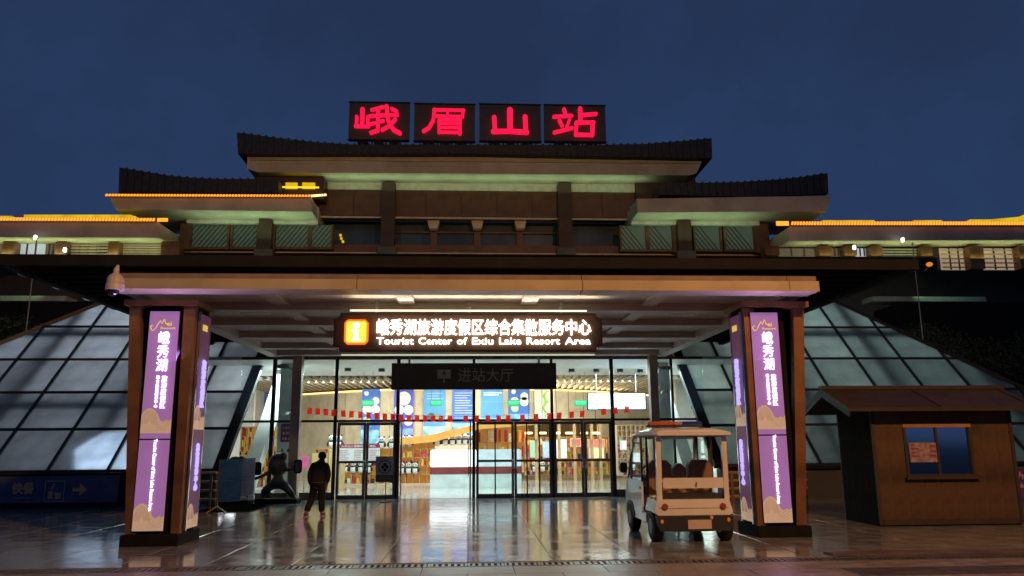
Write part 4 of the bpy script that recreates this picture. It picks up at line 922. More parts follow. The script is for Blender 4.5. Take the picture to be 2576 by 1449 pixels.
# warm shop lights and bright niches
for k, u in enumerate((1330, 1365, 1400, 1432, 1470, 1500)):
    p = at(u, 1092, 33.5); t = thing('shop_downlight', 'warm shop lamp over the back shelves, %s of six' % ['first', 'second', 'third', 'fourth', 'fifth', 'sixth'][k], 'lamp', p, group='row of warm lamps over the shop shelves')
    t['label'] = 'warm shop lamp over the back shelves, %s from the left' % ['first', 'second', 'third', 'fourth', 'fifth', 'sixth'][k]
    G().bev(p.x-.16, p.x+.16, p.y, p.y+.1, p.z, p.z+.09, .02).build('diffuser', lit('lamp_warm', (1, .72, .30), 3), t); G().tube([(p.x, p.y+.05, p.z+.09), (p.x, p.y+.05, 4.5)], .012, 5).build('rod', M['frameblack'], t)
for (u0, u1, v0, v1, Y, col, lb) in ((1336, 1352, 1110, 1150, 34.8, (.25, .65, .35), 'green glowing drinks cabinet'), (1368, 1392, 1112, 1150, 34.8, (.35, .5, 1), 'blue glowing drinks cabinet'), (1398, 1424, 1106, 1152, 34.8, (.9, .9, .8), 'white glowing cabinet in the shop'), (1438, 1460, 1104, 1122, 34.5, (1, .12, .10), 'red glowing sign in the shop'), (1482, 1520, 1106, 1124, 34.5, (1, .20, .15), 'long red and white glowing sign in the shop'), (1484, 1518, 1126, 1152, 34.6, (.9, .7, .4), 'warm glowing display case under the red sign'), (1566, 1574, 1110, 1130, 27.5, (1, .7, .8), 'small bright lamp by the right mullion')):
    a, b = at(u0, v1, Y), at(u1, v0, Y)
    t = thing('lit_cabinet', lb, 'cabinet', ((a.x+b.x)/2, Y, a.z)); 
    f = G(); f.box(a.x-.03, b.x+.03, Y, Y+.3, a.z-.03, b.z+.03); f.build('case', M['white'], t); box('front', lit('glow_%s' % lb[:6].strip().replace(' ', '_'), col, 1.3, .6, 7), t, a.x, b.x, Y-.012, Y-.002, a.z, b.z)
# timber posts in the shop
for k, u in enumerate((1355, 1415, 1455, 1500, 1522)):
    p = at(u, 1190, 33.0); box('timber_post', mat('shop_post', (.38, .27, .15), .6), None, p.x-.06, p.x+.06, 33.9, 34.08, .02, Z(1300, 1066, 33.9), label='slim timber post in the shop, %s from the left' % ['first', 'second', 'third', 'fourth', 'fifth'][k], cat='post', group='timber posts in the shop')
# plush bears
def bear_meshes():
    b1 = G().ball((0, 0, .14), .15, .13, .15); b1.ball((0, -.03, .34), .12, .11, .105)
    b2 = G().ball((-.09, -.02, .44), .035); b2.ball((.09, -.02, .44), .035); b2.ball((-.13, -.06, .14), .05, .06, .09); b2.ball((.13, -.06, .14), .05, .06, .09); b2.ball((-.04, -.125, .35), .022); b2.ball((.04, -.125, .35), .022); b2.ball((0, -.02, .24), .135, .115, .045)
    return b1, b2
bl = []
for u, v, Y in ((1012, 1124, 31.7), (1030, 1124, 31.7), (1100, 1122, 31.7), (1120, 1121, 31.7), (1138, 1121, 31.7), (1155, 1120, 31.7), (1170, 1120, 31.7), (1185, 1120, 31.7), (1010, 1192, 31.45), (1028, 1192, 31.45), (1044, 1192, 31.45), (960, 1128, 31.35), (985, 1128, 31.35), (868, 1189, 31.3), (888, 1189, 31.3), (908, 1189, 31.3), (926, 1189, 31.3), (1345, 1186, 34.9), (1365, 1186, 34.9), (1385, 1186, 34.9), (835, 1127, 28.2), (852, 1127, 28.2)):
    bl.append((at(u, v, Y)))
wb, bb = bear_meshes(); first = None
pos_w = ['on the shelf by the doorway, leftmost', 'on the shelf by the doorway, second', 'above the counter, first from left', 'above the counter, second from left', 'above the counter, third from left', 'above the counter, fourth from left', 'above the counter, fifth from left', 'above the counter, last at right', 'in the low row beside the counter, left', 'in the low row beside the counter, middle', 'in the low row beside the counter, right', 'behind the left doors, upper left', 'behind the left doors, upper right', 'low behind the left doors, first', 'low behind the left doors, second', 'low behind the left doors, third', 'low behind the left doors, fourth', 'low in the shop, first', 'low in the shop, second', 'low in the shop, third', 'on the cardboard crate near the person, left', 'on the cardboard crate near the person, right']
for k, p in enumerate(bl):
    lb = 'black and white panda soft toy '+pos_w[k]
    if first is None:
        first = thing('panda_toy', lb, 'soft toy', (0, 0, 0), group='panda soft toys on the shelves')
        wb.build('body', mat('plush_white', (.75, .74, .70), .9), first, smooth=True); bb.build('black_fur', mat('plush_black', (.02, .02, .02), .9), first, smooth=True); first.location = p
    else: copy_tree(first, None, p, lb)
# boxes, board and signs inside
p = at(820, 1215, Z=0)
t = box('display_crate', mat('crate_wood', (.48, .30, .13), .6), None, X(783, 1200, 28), X(822, 1200, 28), 28, 28.5, .022, Z(800, 1140, 28), label='plain wooden display box behind the walking person', cat='box')
box('display_crate', MATS['crate_wood'], None, X(823, 1200, 28)+.01, X(862, 1200, 28), 28.05, 28.5, .022, Z(800, 1129, 28), label='taller wooden box carrying two pandas beside the left door', cat='box')
a, b = at(846, 1162, 27), at(956, 1117, 27)
t = thing('notice_board', 'white notice board with a dark pink heading behind the left doors', 'notice board', ((a.x+b.x)/2, 27, .02))
box('panel', lit('notice_white', (.62, .66, .66), .75, .12, 5), t, a.x, b.x, 27, 27.03, a.z, b.z-.13); box('heading', mat('maroon_pink', (.40, .04, .10), .5), t, a.x, b.x, 26.998, 27.03, b.z-.128, b.z)
text('heading_text', '人员出入管理规定示意图', (a.x+.15, 26.99, b.z-.105), b.x-a.x-.3, .08, wp, t, depth=.004, bold=.01)
q = G()
for k in range(7):
    for c_ in range(3): q.box(a.x+.08+c_*.5, a.x+.08+c_*.5+random.uniform(.22, .4), 26.99, 26.999, b.z-.2-.06*k-.012, b.z-.2-.06*k)
q.build('print_lines', MATS['maroon_pink'], t)
for x in (a.x+.1, b.x-.1): box('post', M['steel'], t, x-.02, x+.02, 27.031, 27.07, .02, b.z)
a, b = at(706, 1112, 25), at(742, 1066, 25)
t = thing('direction_sign', 'dark red direction sign with white writing on the white column', 'sign', ((a.x+b.x)/2, 25, a.z)); box('panel', MATS['maroon'], t, a.x, b.x, 24.96, 24.99, a.z, b.z)
for k, s_ in enumerate(('←出站口', '售票处', '候车大厅')): text('lettering', s_, (a.x+.05, 24.95, b.z-.16-.17*k), b.x-a.x-.1, .08, wp, t, depth=.004)
box('hall_column', mat('column_white', (.62, .70, .68), .5), None, X(698, 1100, 25.05), X(742, 1100, 25.05), 25.0, 25.6, .022, 4.155, label='white square column just inside the glass at the left', cat='column')
box('hall_column', MATS['column_white'], None, X(1657, 1100, 25.05), X(1690, 1100, 25.05), 25.0, 25.5, .022, 4.155, label='white square column just inside the glass at the right', cat='column')
for (u, v, Y, lb) in ((722, 1039, 24.9, 'white bullet camera on the white column at the left'), (1672, 985, 24.9, 'white bullet camera on the white column at the right')):
    p = at(u, v, Y); t = thing('wall_camera', lb, 'camera', p); G().tube([p+Vector((-.12, -.12, -.03)), p+Vector((.05, -.02, 0))], .045, 10).build('body', M['white'], t, smooth=True); G().beam(p+Vector((.05, .0, 0)), p+Vector((.09, .09, .04)), .04, .04).build('arm', M['white'], t)
# bracket camera under canopy at left corner
p = at(715, 922, 23.3); t = thing('bullet_camera', 'grey bullet camera hanging under the canopy at the left corner', 'camera', p)
G().bev(p.x-.20, p.x+.12, p.y-.06, p.y+.06, p.z-.05, p.z+.06, .03).build('body', M['steel'], t); G().tube([p+Vector((.1, 0, 0)), p+Vector((.22, 0, -.10)), p+Vector((.27, 0, -.02)), p+Vector((.27, 0, .2))], .02, 6).build('arm', M['steel'], t)
p = at(1672, 926, 23.3); t = thing('bullet_camera', 'grey bullet camera hanging under the canopy at the right corner', 'camera', p)
G().bev(p.x-.10, p.x+.22, p.y-.06, p.y+.06, p.z-.05, p.z+.06, .03).build('body', M['steel'], t); G().tube([p+Vector((-.1, 0, 0)), p+Vector((-.2, 0, .05)), p+Vector((-.2, 0, .2))], .02, 6).build('arm', M['steel'], t)
# small pink stand seen behind statue
a, b = at(757, 1178, 26), at(776, 1148, 26); t = thing('leaflet_stand', 'small pink and blue leaflet stand between the glass column and the person', 'stand', ((a.x+b.x)/2, 26, .02))
box('poster', lit('leaflet', (.75, .12, .35), .6, .7, 6), t, a.x, b.x, 26, 26.02, a.z, b.z); box('post', M['steel'], t, (a.x+b.x)/2-.015, (a.x+b.x)/2+.015, 26.021, 26.05, .02, a.z+.2)
# wing walls closing the hall sides
box('hall_side_wall', M['white'], None, -9.8, -9.6, 30.2, 46, .0, 4.49, kind='structure'); box('hall_side_wall', M['white'], None, 9.6, 9.8, 30.2, 46, .0, 4.49, kind='structure')
# ================================================================== FIGURES
def skin(name, pts, edges, mat_, parent, sub=2, pos=(0, 0, 0), extra=None, label=None):
    """pts: {key: (x, y, z, r)}; grown into one continuous surface"""
    keys = list(pts); me = bpy.data.meshes.new(name)
    me.from_pydata([pts[k][:3] for k in keys], [(keys.index(a), keys.index(b)) for a, b in edges], [])
    o = bpy.data.objects.new(name, me); C.objects.link(o)
    md = o.modifiers.new('skin', 'SKIN'); md.use_smooth_shade = True; md.branch_smoothing = .3
    for i, k in enumerate(keys):
        r = pts[k][3]; me.skin_vertices[0].data[i].radius = (r, pts[k][4] if len(pts[k]) > 4 else r)
        me.skin_vertices[0].data[i].use_root = (i == 0)
    s = o.modifiers.new('sub', 'SUBSURF'); s.levels = sub; s.render_levels = sub
    bpy.context.view_layer.update(); dg = bpy.context.evaluated_depsgraph_get()
    m2 = bpy.data.meshes.new_from_object(o.evaluated_get(dg)); bpy.data.objects.remove(o)
    m2.name = name; m2.materials.clear(); m2.materials.append(mat_)
    m2.polygons.foreach_set('use_smooth', [True]*len(m2.polygons))
    if extra:                                         # small bits joined into the same surface
        bmv = [v.co.copy() for v in m2.vertices]; fs = [tuple(p.vertices) for p in m2.polygons]; k = len(bmv)
        m3 = bpy.data.meshes.new(name); m3.from_pydata(bmv+extra.v, [], fs+[tuple(i+k for i in f) for f in extra.f]); m3.materials.append(mat_); m3.update()
        m3.polygons.foreach_set('use_smooth', [True]*len(m3.polygons)); m2 = m3
    return link(name, m2, parent, Vector(pos), label=label)

# ---- person walking towards the doors, seen from behind, head bowed
pp = at(797, 1302, Z=0)
per = thing('person', 'person in dark jacket and trousers walking to the doors with head bowed, seen from behind', 'person', (0, 0, 0))
skinm = mat('skin_tone', (.28, .16, .11), .55, var=.08); dk = mat('jacket_cloth', (.006, .0055, .008), .85, var=.3, scale=8, bump=.3, bscale=12); tr_ = mat('trouser_cloth', (.005, .0045, .005), .85, var=.3, scale=8)
J = dict(hip=(0, 0, .80, .09, .08), belly=(.005, .01, .93, .10, .09), chest=(.01, .05, 1.10, .145, .10), nk=(.02, .10, 1.235, .05), hd0=(.025, .14, 1.29, .06), hd=(.03, .155, 1.355, .083, .092), hd2=(.03, .16, 1.42, .07),
 sl=(-.15, .06, 1.175, .06), el=(-.20, .02, .93, .043), hl=(-.205, .09, .70, .028), fl=(-.215, .12, .635, .032, .018),
 sr=(.17, .06, 1.175, .06), er=(.22, .0, .94, .043), hr=(.185, .08, .735, .028), fr=(.175, .10, .67, .032, .018),
 tl=(-.085, 0, .74, .07), kl=(-.11, .06, .42, .062), al=(-.215, -.14, .10, .04), ol=(-.235, -.06, .045, .035), pl=(-.25, .03, .035, .03),
 tr=(.085, 0, .74, .07), kr=(.085, .05, .42, .062), ar=(.095, .03, .09, .04), orr=(.10, .10, .04, .035), pr=(.11, .19, .033, .03))
E_ = [('hip', 'belly'), ('belly', 'chest'), ('chest', 'nk'), ('nk', 'hd0'), ('hd0', 'hd'), ('hd', 'hd2'), ('chest', 'sl'), ('sl', 'el'), ('el', 'hl'), ('hl', 'fl'), ('chest', 'sr'), ('sr', 'er'), ('er', 'hr'), ('hr', 'fr'),
 ('hip', 'tl'), ('tl', 'kl'), ('kl', 'al'), ('al', 'ol'), ('ol', 'pl'), ('hip', 'tr'), ('tr', 'kr'), ('kr', 'ar'), ('ar', 'orr'), ('orr', 'pr')]
ex = G()
for hx, hy, hz in ((-.215, .125, .625), (.175, .105, .66)):
    sg = -1 if hx < 0 else 1
    for k, L in enumerate((.062, .070, .066, .052)):
        y = hy+.026-.017*k; ex.tube([(hx, y, hz+.02), (hx, y+.004, hz-L*.45), (hx-sg*.012, y+.008, hz-L)], [.009, .0085, .006], 6)
    ex.tube([(hx, hy+.03, hz+.045), (hx-sg*.008, hy+.055, hz+.015), (hx-sg*.012, hy+.055, hz-.015)], [.011, .010, .007], 6)
ex.ball((.03, .262, 1.335), .014, .02, .02, 8, 6)     # nose
for s in (-1, 1): ex.ball((.03+s*.088, .15, 1.345), .012, .022, .03, 8, 6); ex.ball((.03+s*.03, .240, 1.36), .012, .010, .008, 8, 6)
ex.ball((.03, .243, 1.297), .024, .01, .007, 8, 6)
skin('body', J, E_, skinm, per, extra=ex)
jk = dict(hip=(0, 0, .77, .165, .12), belly=(.005, .0, .93, .17, .13), chest=(.01, .03, 1.10, .175, .14), nk=(.02, .08, 1.215, .085),
 sl=(-.155, .04, 1.165, .08), el=(-.205, .0, .93, .07), hl=(-.20, .07, .715, .052), sr=(.175, .04, 1.165, .08), er=(.23, -.01, .94, .07), hr=(.185, .07, .745, .050))
lo_ = G(); N_ = 16; RG = [(.0, .0, .685, .140, .11), (.0, .0, .70, .178, .13), (.0, .0, .80, .185, .135), (.0, .0, .95, .185, .14), (.0, .03, 1.08, .19, .14), (.0, .05, 1.17, .168, .125), (.015, .07, 1.225, .115, .10), (.02, .10, 1.27, .07, .07)]
for (cx_, cy_, cz_, rx_, ry_) in RG: lo_.v += [Vector((cx_+rx_*math.cos(2*math.pi*i/N_), cy_+ry_*math.sin(2*math.pi*i/N_), cz_+.006*math.sin(i*2.3))) for i in range(N_)]
for k in range(len(RG)-1): lo_.f += [(k*N_+i, k*N_+(i+1) % N_, (k+1)*N_+(i+1) % N_, (k+1)*N_+i) for i in range(N_)]
lo_.f += [tuple(reversed(range(N_))), tuple((len(RG)-1)*N_+i for i in range(N_))]
skin('jacket', jk, [('chest', 'belly'), ('belly', 'hip'), ('chest', 'nk'), ('chest', 'sl'), ('sl', 'el'), ('el', 'hl'), ('chest', 'sr'), ('sr', 'er'), ('er', 'hr')], dk, per, extra=lo_)
ts = dict(hip=(0, 0, .78, .145, .12), tl=(-.09, 0, .66, .11), kl=(-.135, .05, .42, .085), al=(-.215, -.13, .11, .075), tr=(.09, 0, .66, .11), kr=(.085, .045, .42, .085), ar=(.095, .03, .09, .08))
skin('trousers', ts, [('hip', 'tl'), ('tl', 'kl'), ('kl', 'al'), ('hip', 'tr'), ('tr', 'kr'), ('kr', 'ar')], tr_, per)
g = G(); g.ball((.03, .142, 1.385), .098, .098, .092, 14, 10); g.build('hair', mat('dark_hair', (.012, .01, .01), .7, bump=.5, bscale=60), per, smooth=True)
G().tube([(.188*math.cos(t), .137*math.sin(t), .775) for t in [2*math.pi*k/16 for k in range(17)]], .008, 6).build('jacket_hem', mat('hem_grey', (.10, .09, .07), .7), per)
G().ball((.02, .09, 1.215), .10, .085, .05).build('hood', dk, per, smooth=True)
for x, y, a_ in ((-.235, -.06, 0), (.10, .10, 0)):
    g = G(); g.ball((x, y+.01, .055), .048, .13, .05, 12, 8); s = g.build('shoe', mat('shoe_dark_red', (.16, .05, .04), .6), per, smooth=True)
    G().bev(x-.045, x+.045, y-.11, y+.13, .0, .022, .006).build('sole', mat('sole_pink', (.5, .28, .22), .6), s)
per.location = (pp.x, pp.y, .022); per.rotation_euler = (0, 0, R(-6)); per.scale = (1, 1, .98)

# ---- animal statues
def statue(label, loc, rz, mirror=1, s=1.0):
    t = thing('animal_statue', label, 'statue', (0, 0, 0), group='dark animal statues by the glass front')
    bz = mat('statue_bronze', (.085, .065, .045), .42, metal=.2, var=.4, scale=5, bump=.3, bscale=20); bd = mat('statue_shorts', (.02, .025, .05), .6)
    m_ = mirror
    P = dict(hip=(.06, 0, .62, .15, .12), waist=(.05, 0, .78, .13, .11), chest=(.06, .0, .98, .20, .17), back=(.03, .05, 1.12, .20, .18), nk=(.13, -.02, 1.24, .12), hd=(.17, -.05, 1.34, .135), mz=(.27, -.13, 1.30, .075),
     sl=(-.12, -.02, .93, .075), el=(-.33, -.06, .80, .055), hl=(-.55, -.08, .70, .045), fl=(-.62, -.09, .69, .05),
     sr=(.22, -.02, .95, .075), er=(.38, -.08, .93, .055), hr=(.55, -.12, 1.02, .045),
     tl=(-.13, 0, .50, .15), kl=(-.33, -.05, .36, .12), al=(-.38, 0, .14, .06), ol=(-.44, -.08, .11, .06),
     tr=(.22, 0, .50, .15), kr=(.38, -.02, .34, .11), ar=(.52, .02, .14, .06), orr=(.58, -.06, .11, .06))
    P = {k: (v[0]*m_,)+tuple(v[1:]) for k, v in P.items()}
    E2 = [('hip', 'waist'), ('waist', 'chest'), ('chest', 'back'), ('back', 'nk'), ('nk', 'hd'), ('hd', 'mz'), ('chest', 'sl'), ('sl', 'el'), ('el', 'hl'), ('hl', 'fl'), ('chest', 'sr'), ('sr', 'er'), ('er', 'hr'),
      ('hip', 'tl'), ('tl', 'kl'), ('kl', 'al'), ('al', 'ol'), ('hip', 'tr'), ('tr', 'kr'), ('kr', 'ar'), ('ar', 'orr')]
    ex = G()
    for k in (-1, 1): ex.tube([(m_*(.20+k*.075), -.03, 1.44), (m_*(.21+k*.10), -.03, 1.55)], [.04, .012], 7)
    for k in range(3): ex.tube([(m_*-.62, -.09, .69), (m_*(-.70), -.10, .66+.04*k)], [.022, .012], 6)
    skin('body', P, E2, bz, t, extra=ex)
    skin('shorts', {k: v for k, v in dict(hip=(.06*m_, 0, .64, .185, .15), tl=(-.13*m_, 0, .50, .15), kl=(-.27*m_, -.03, .42, .115), tr=(.22*m_, 0, .50, .15), kr=(.33*m_, 0, .42, .11)).items()}, [('hip', 'tl'), ('tl', 'kl'), ('hip', 'tr'), ('tr', 'kr')], bd, t)
    G().ball((m_*.0, .03, 1.06), .29, .22, .34).build('shell_pack', bz, t, smooth=True)
    x = m_*.62
    fr2 = G().bev(min(x-.11, x+.11), max(x-.11, x+.11), -.19, -.13, .83, 1.22, .05).build('plaque_frame', M['black'], t)
    G().bev(x-.075, x+.075, -.195, -.192, .87, 1.18, .03).build('plaque_face', mat('plaque_face', (.10, .08, .06), .3), fr2)
    q = G(); q.bev(-.52, .66, -.32, .32, 0, .13, .02); q.build('base', M['black'], t)
    t.location = loc; t.rotation_euler = (0, 0, rz); t.scale = (s, s, s); return t
p1 = at(706, 1263, Z=0)
statue('dark animal statue lunging beside the glass front and holding up a framed plaque', (p1.x+.02, 22.85, .02), R(0), 1, .98)
statue('dark animal statue mostly hidden behind the blue display board', (at(618, 1262, Z=0).x, 22.6, .02), R(180), -1, .93)

# ================================================================== WHITE ELECTRIC CART
ct = thing('electric_cart', 'white open electric patrol cart seen from behind with an orange and blue light bar', 'cart', (0, 0, 0))
cw = mat('cart_white', (.76, .74, .72), .3, var=.08, scale=2, coat=.4); ck = mat('cart_black', (.02, .02, .022), .5); cs = mat('cart_seat', (.26, .14, .08), .6, var=.2, bump=.2)
ty = mat('tyre_rubber', (.015, .015, .016), .8, bump=.4, bscale=50)
# rear shell: tapered tub with rounded corners
def ring(pts3, pts4): return None
g = G()
prof = [(-.62, .455), (-.67, .50), (-.66, .56), (-.62, .705), (-.56, .72), (.56, .72), (.62, .705), (.66, .56), (.67, .50), (.62, .455)]
g.prism(prof, .0, .72); shell = g.build('rear_shell', cw, ct)
G().prism([(-.60, .57), (-.60, .575), (.60, .575), (.60, .57)], -.006, -.001).build('shell_crease', ck, shell)
for x in (-.50, .50):
    G().prism([(x+.055*math.cos(R(24*k)), .60+.055*math.sin(R(24*k))) for k in range(15)], -.02, -.001).build('tail_light_ring', mat('lamp_ring', (.30, .10, .04), .4), ct)
    G().prism([(x+.042*math.cos(R(24*k)), .60+.042*math.sin(R(24*k))) for k in range(15)], -.032, -.021).build('tail_light', mat('tail_lens', (.34, .06, .02), .15, spec=.8), ct)
g = G(); g.prism([(-.60, .20), (-.65, .30), (-.65, .45), (.65, .45), (.65, .30), (.60, .20)], -.05, .10); bump_ = g.build('bumper', ck, ct)
for x, z in ((-.57, .36), (.28, .42), (.57, .38)): G().ball((x, -.055, z), .028, .012, .035).build('reflector', mat('reflector_amber', (.6, .22, .03), .2, emit=(1, .35, .05), es=.12), ct)
box('licence_plate', mat('plate_pale', (.62, .50, .42), .4), ct, -.13, .27, -.062, -.052, .235, .385)
# bench facing back
G().bev(-.52, .56, .10, .50, .722, .80, .03).build('rear_seat_cushion', ck, ct)
G().bev(-.50, .60, .06, .11, .90, 1.075, .03).build('back_rail_board', cw, ct)
G().tube([(0.07, .05, .93), (.08, .045, 1.0)], .012, 6).build('latch', M['chrome'], ct)
for x in (-.53, .57): G().beam((x, .09, .71), (x, .09, 1.0), .05, .05).build('seat_bracket', ck, ct)
# forward seats
for x, w, zt2 in ((-.34, .42, 1.36), (.02, .24, 1.30), (.40, .44, 1.36)):
    b = G().bev(x-w/2, x+w/2, .85, .97, .82, zt2, .09).build('seat_back', cs, ct); b.rotation_euler = (0, 0, 0)
G().bev(-.56, .62, .97, 1.42, .74, .86, .04).build('front_seat_cushion', cs, ct)
G().bev(-.56, .62, .72, 1.42, .42, .735, .03).build('seat_box', cw, ct)
# floor and front cowl
box('floor', ck, ct, -.60, .60, .1, 2.15, .30, .345)
box('sill', cw, ct, -.66, -.60, .72, 2.0, .28, .44); box('sill', cw, ct, .60, .66, .72, 2.0, .28, .44)
G().prismx([(1.82, .30), (2.34, .30), (2.46, .45), (2.44, .72), (2.25, .98), (1.98, 1.06), (1.92, 1.0), (1.86, .7)], -.66, .66).build('front_cowl', cw, ct)
G().prismx([(1.9, 1.06), (2.02, 1.065), (1.75, 1.80), (1.70, 1.80)], -.62, -.565).build('windscreen_post', cw, ct); G().prismx([(1.9, 1.06), (2.02, 1.065), (1.75, 1.80), (1.70, 1.80)], .565, .62).build('windscreen_post', cw, ct)
G().slab([(-.56, 1.98, 1.07), (.56, 1.98, 1.07), (.56, 1.735, 1.76), (-.56, 1.735, 1.76)], (0, .006, 0)).build('windscreen', M['glass'], ct)
for sx in (-.655, .655):
    d_ = G().prismx([(.95, .40), (1.62, .40), (1.68, .50), (1.84, .60), (1.88, .98), (.95, .98)], sx-.015, sx+.015).build('door', cw, ct)
    G().beam((sx, .96, .98), (sx, .94, 1.77), .03, .05).build('window_frame', ck, d_); G().beam((sx, 1.87, .99), (sx*.95, 1.68, 1.77), .03, .05).build('window_frame', ck, d_)
    G().slab([(sx, 1.0, .99), (sx, 1.84, .99), (sx*.97, 1.67, 1.75), (sx*.97, .98, 1.75)], (.006, 0, 0)).build('pane', M['glass'], d_)
    G().bev(sx-.03, sx+.03, 1.0, 1.10, .84, .87, .008).build('handle', ck, d_)
# posts and roof
for x in (-.565, .60):
    G().beam((x, .09, .70), (x*.985, .05, 1.80), .085, .07).build('post', cw, ct)
    G().tube([(x, .92, .70), (x, .90, 1.79)], .022, 8).build('post', ck, ct, smooth=True)
g = G()
sec = [(-.10, 1.79, 1.86), (-.04, 1.785, 1.90), (.4, 1.785, 1.93), (.9, 1.785, 1.945), (1.5, 1.785, 1.92), (1.85, 1.77, 1.87), (1.97, 1.74, 1.79)]
RN = []
for (yy, za_, zb_) in sec: RN.append([(-.60, yy, za_), (.66, yy, za_), (.69, yy, za_+.03), (.66, yy, (za_+zb_)/2+.02), (.50, yy, zb_), (-.44, yy, zb_), (-.60, yy, (za_+zb_)/2+.02), (-.63, yy, za_+.03)])
for ring_ in RN: g.v += [Vector(p_) for p_ in ring_]
for k in range(len(RN)-1): g.f += [(k*8+i, k*8+(i+1) % 8, (k+1)*8+(i+1) % 8, (k+1)*8+i) for i in range(8)]
g.f += [tuple(reversed(range(8))), tuple((len(RN)-1)*8+i for i in range(8))]; g.build('roof', cw, ct)
G().bev(-.52, .58, .0, 1.8, 1.775, 1.795, .005).build('roof_lining', mat('lining', (.18, .14, .18), .7), ct)
G().prism([(-.615, 1.83), (-.60, 1.80), (.66, 1.80), (.675, 1.83), (.66, 1.86), (-.60, 1.86)], -.115, -.085).build('roof_gutter', cw, ct)
G().tube([(-.66+.09, 1.72, 1.79), (-.645, 1.9, 1.4), (-.66, 2.1, 1.0)], .022, 6).build('door_line', ck, ct)
lb_ = G().bev(-.54, .48, .80, .98, 1.955, 2.0, .012).build('light_bar', ck, ct)
for xa_, xb_, cc, nm in ((-.53, -.06, (.5, .10, .02), 'amber'), (-.055, .10, (.42, .22, .24), 'clear'), (.105, .47, (.03, .03, .30), 'blue')):
    G().bev(xa_, xb_, .795, .985, 2.002, 2.062, .018).build('light_lens', mat('lens_'+nm, cc, .15, spec=.8), lb_)
# steering wheel and mirrors
G().tube([(-.32+.17*math.cos(t), 1.72-.06*math.sin(t), 1.10+.15*math.sin(t)) for t in [2*math.pi*k/18 for k in range(19)]], .014, 6, False).build('steering_wheel', ck, ct)
G().tube([(-.32, 1.72, 1.10), (-.32, 1.95, .95)], .02, 6).build('steering_column', ck, ct)
for s in (-1, 1):
    G().tube([(s*.62, 1.93, 1.15), (s*.74, 1.90, 1.20)], .012, 6).build('mirror_arm', ck, ct); G().bev(s*.80-.07, s*.80+.07, 1.86, 1.92, 1.10, 1.30, .03).build('mirror', ck, ct)
for x in (-.60, .60):
    for y, r in ((.30, .255), (1.98, .255)):
        xx = x; w = G().tube([(xx-.085, y, r), (xx-.07, y, r), (xx+.07, y, r), (xx+.085, y, r)], [r-.03, r, r, r-.03], 20).build('wheel', ty, ct, smooth=False)
        G().tube([(xx-.092, y, r), (xx+.092, y, r)], .13, 14).build('rim', M['steel'], w)
for x in (-.66, .66): G().prismx([(y, z) for y, z in ((1.62, .30), (1.66, .46), (1.80, .56), (2.14, .56), (2.30, .46), (2.34, .30), (2.26, .30), (2.22, .42), (2.10, .50), (1.86, .50), (1.74, .42), (1.70, .30))], x-.02, x+.02).build('wheel_arch', ck, ct)
G().tube([(-.55, .30, .255), (.55, .30, .255)], .035, 8).build('axle', ck, ct); G().bev(-.35, .4, .15, .6, .17, .31, .03).build('battery_box', ck, ct)
pc = at(1738, 1366, Z=0); ct.location = (pc.x+.03, 12.98, .022); ct.scale = (.965, 1, .955)

# ================================================================== TIMBER KIOSK
xa, xb, ya, yb = 7.84, 10.66, 14.93, 16.35
hz = 2.25
kk = thing('timber_kiosk', 'small brown timber kiosk with a gable roof and a sliding blue window at the right', 'kiosk', ((xa+xb)/2, (ya+yb)/2, 0))
kw = mat('kiosk_board', (.088, .048, .019), .65, var=.45, scale=1.6, bump=.15, bscale=25); kd = mat('kiosk_trim', (.040, .026, .020), .6, var=.2)
wx0, wx1, wz0, wz1 = X(2281, 1130, ya), X(2440, 1130, ya), Z(2360, 1193, ya), Z(2360, 1075, ya)
n = 9
for i in range(n):                                    # front boards, cut round the window
    x0_, x1_ = xa+(xb-xa)*i/n+.0015, xa+(xb-xa)*(i+1)/n-.0015
    if x1_ <= wx0 or x0_ >= wx1: box('board', kw, kk, x0_, x1_, ya, ya+.04, .05, hz)
    else:
        box('board', kw, kk, x0_, x1_, ya, ya+.04, .05, wz0-.02); box('board', kw, kk, x0_, x1_, ya, ya+.04, wz1+.07, hz)
        if x0_ < wx0: box('board', kw, kk, x0_, wx0-.001, ya, ya+.04, wz0-.018, wz1+.068)
        if x1_ > wx1: box('board', kw, kk, wx1+.001, x1_, ya, ya+.04, wz0-.018, wz1+.068)
kg = mat('kiosk_side_shaded', (.022, .020, .018), 1, var=.2, spec=.1)  # left side and gables: shade put into a darker board colour
for i in range(5):
    y0_, y1_ = ya+.045+(yb-ya-.09)*i/5+.003, ya+.045+(yb-ya-.09)*(i+1)/5-.003
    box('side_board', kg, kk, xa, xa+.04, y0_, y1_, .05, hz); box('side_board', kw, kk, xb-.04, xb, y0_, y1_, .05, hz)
for x_ in (xa-.02, xb-.05): box('corner_trim', kd, kk, x_, x_+.07, ya-.018, ya-.001, .05, hz-.02)
box('window_sill', kd, kk, wx0-.10, wx1+.10, ya-.09, ya-.031, wz0-.09, wz0-.045)
box('kick_board', kd, kk, xa+.06, xb-.06, ya-.014, ya-.001, .05, .15)
box('back_wall', kw, kk, xa, xb, yb-.04, yb, .05, hz); box('skid', M['black'], kk, xa+.02, xb-.02, ya+.02, yb-.02, .0, .048)
box('inner_lining', M['black'], kk, xa+.05, xb-.05, ya+.30, ya+.32, .06, hz)
rz_ = 2.63; ym = (ya+yb)/2; ov = .38
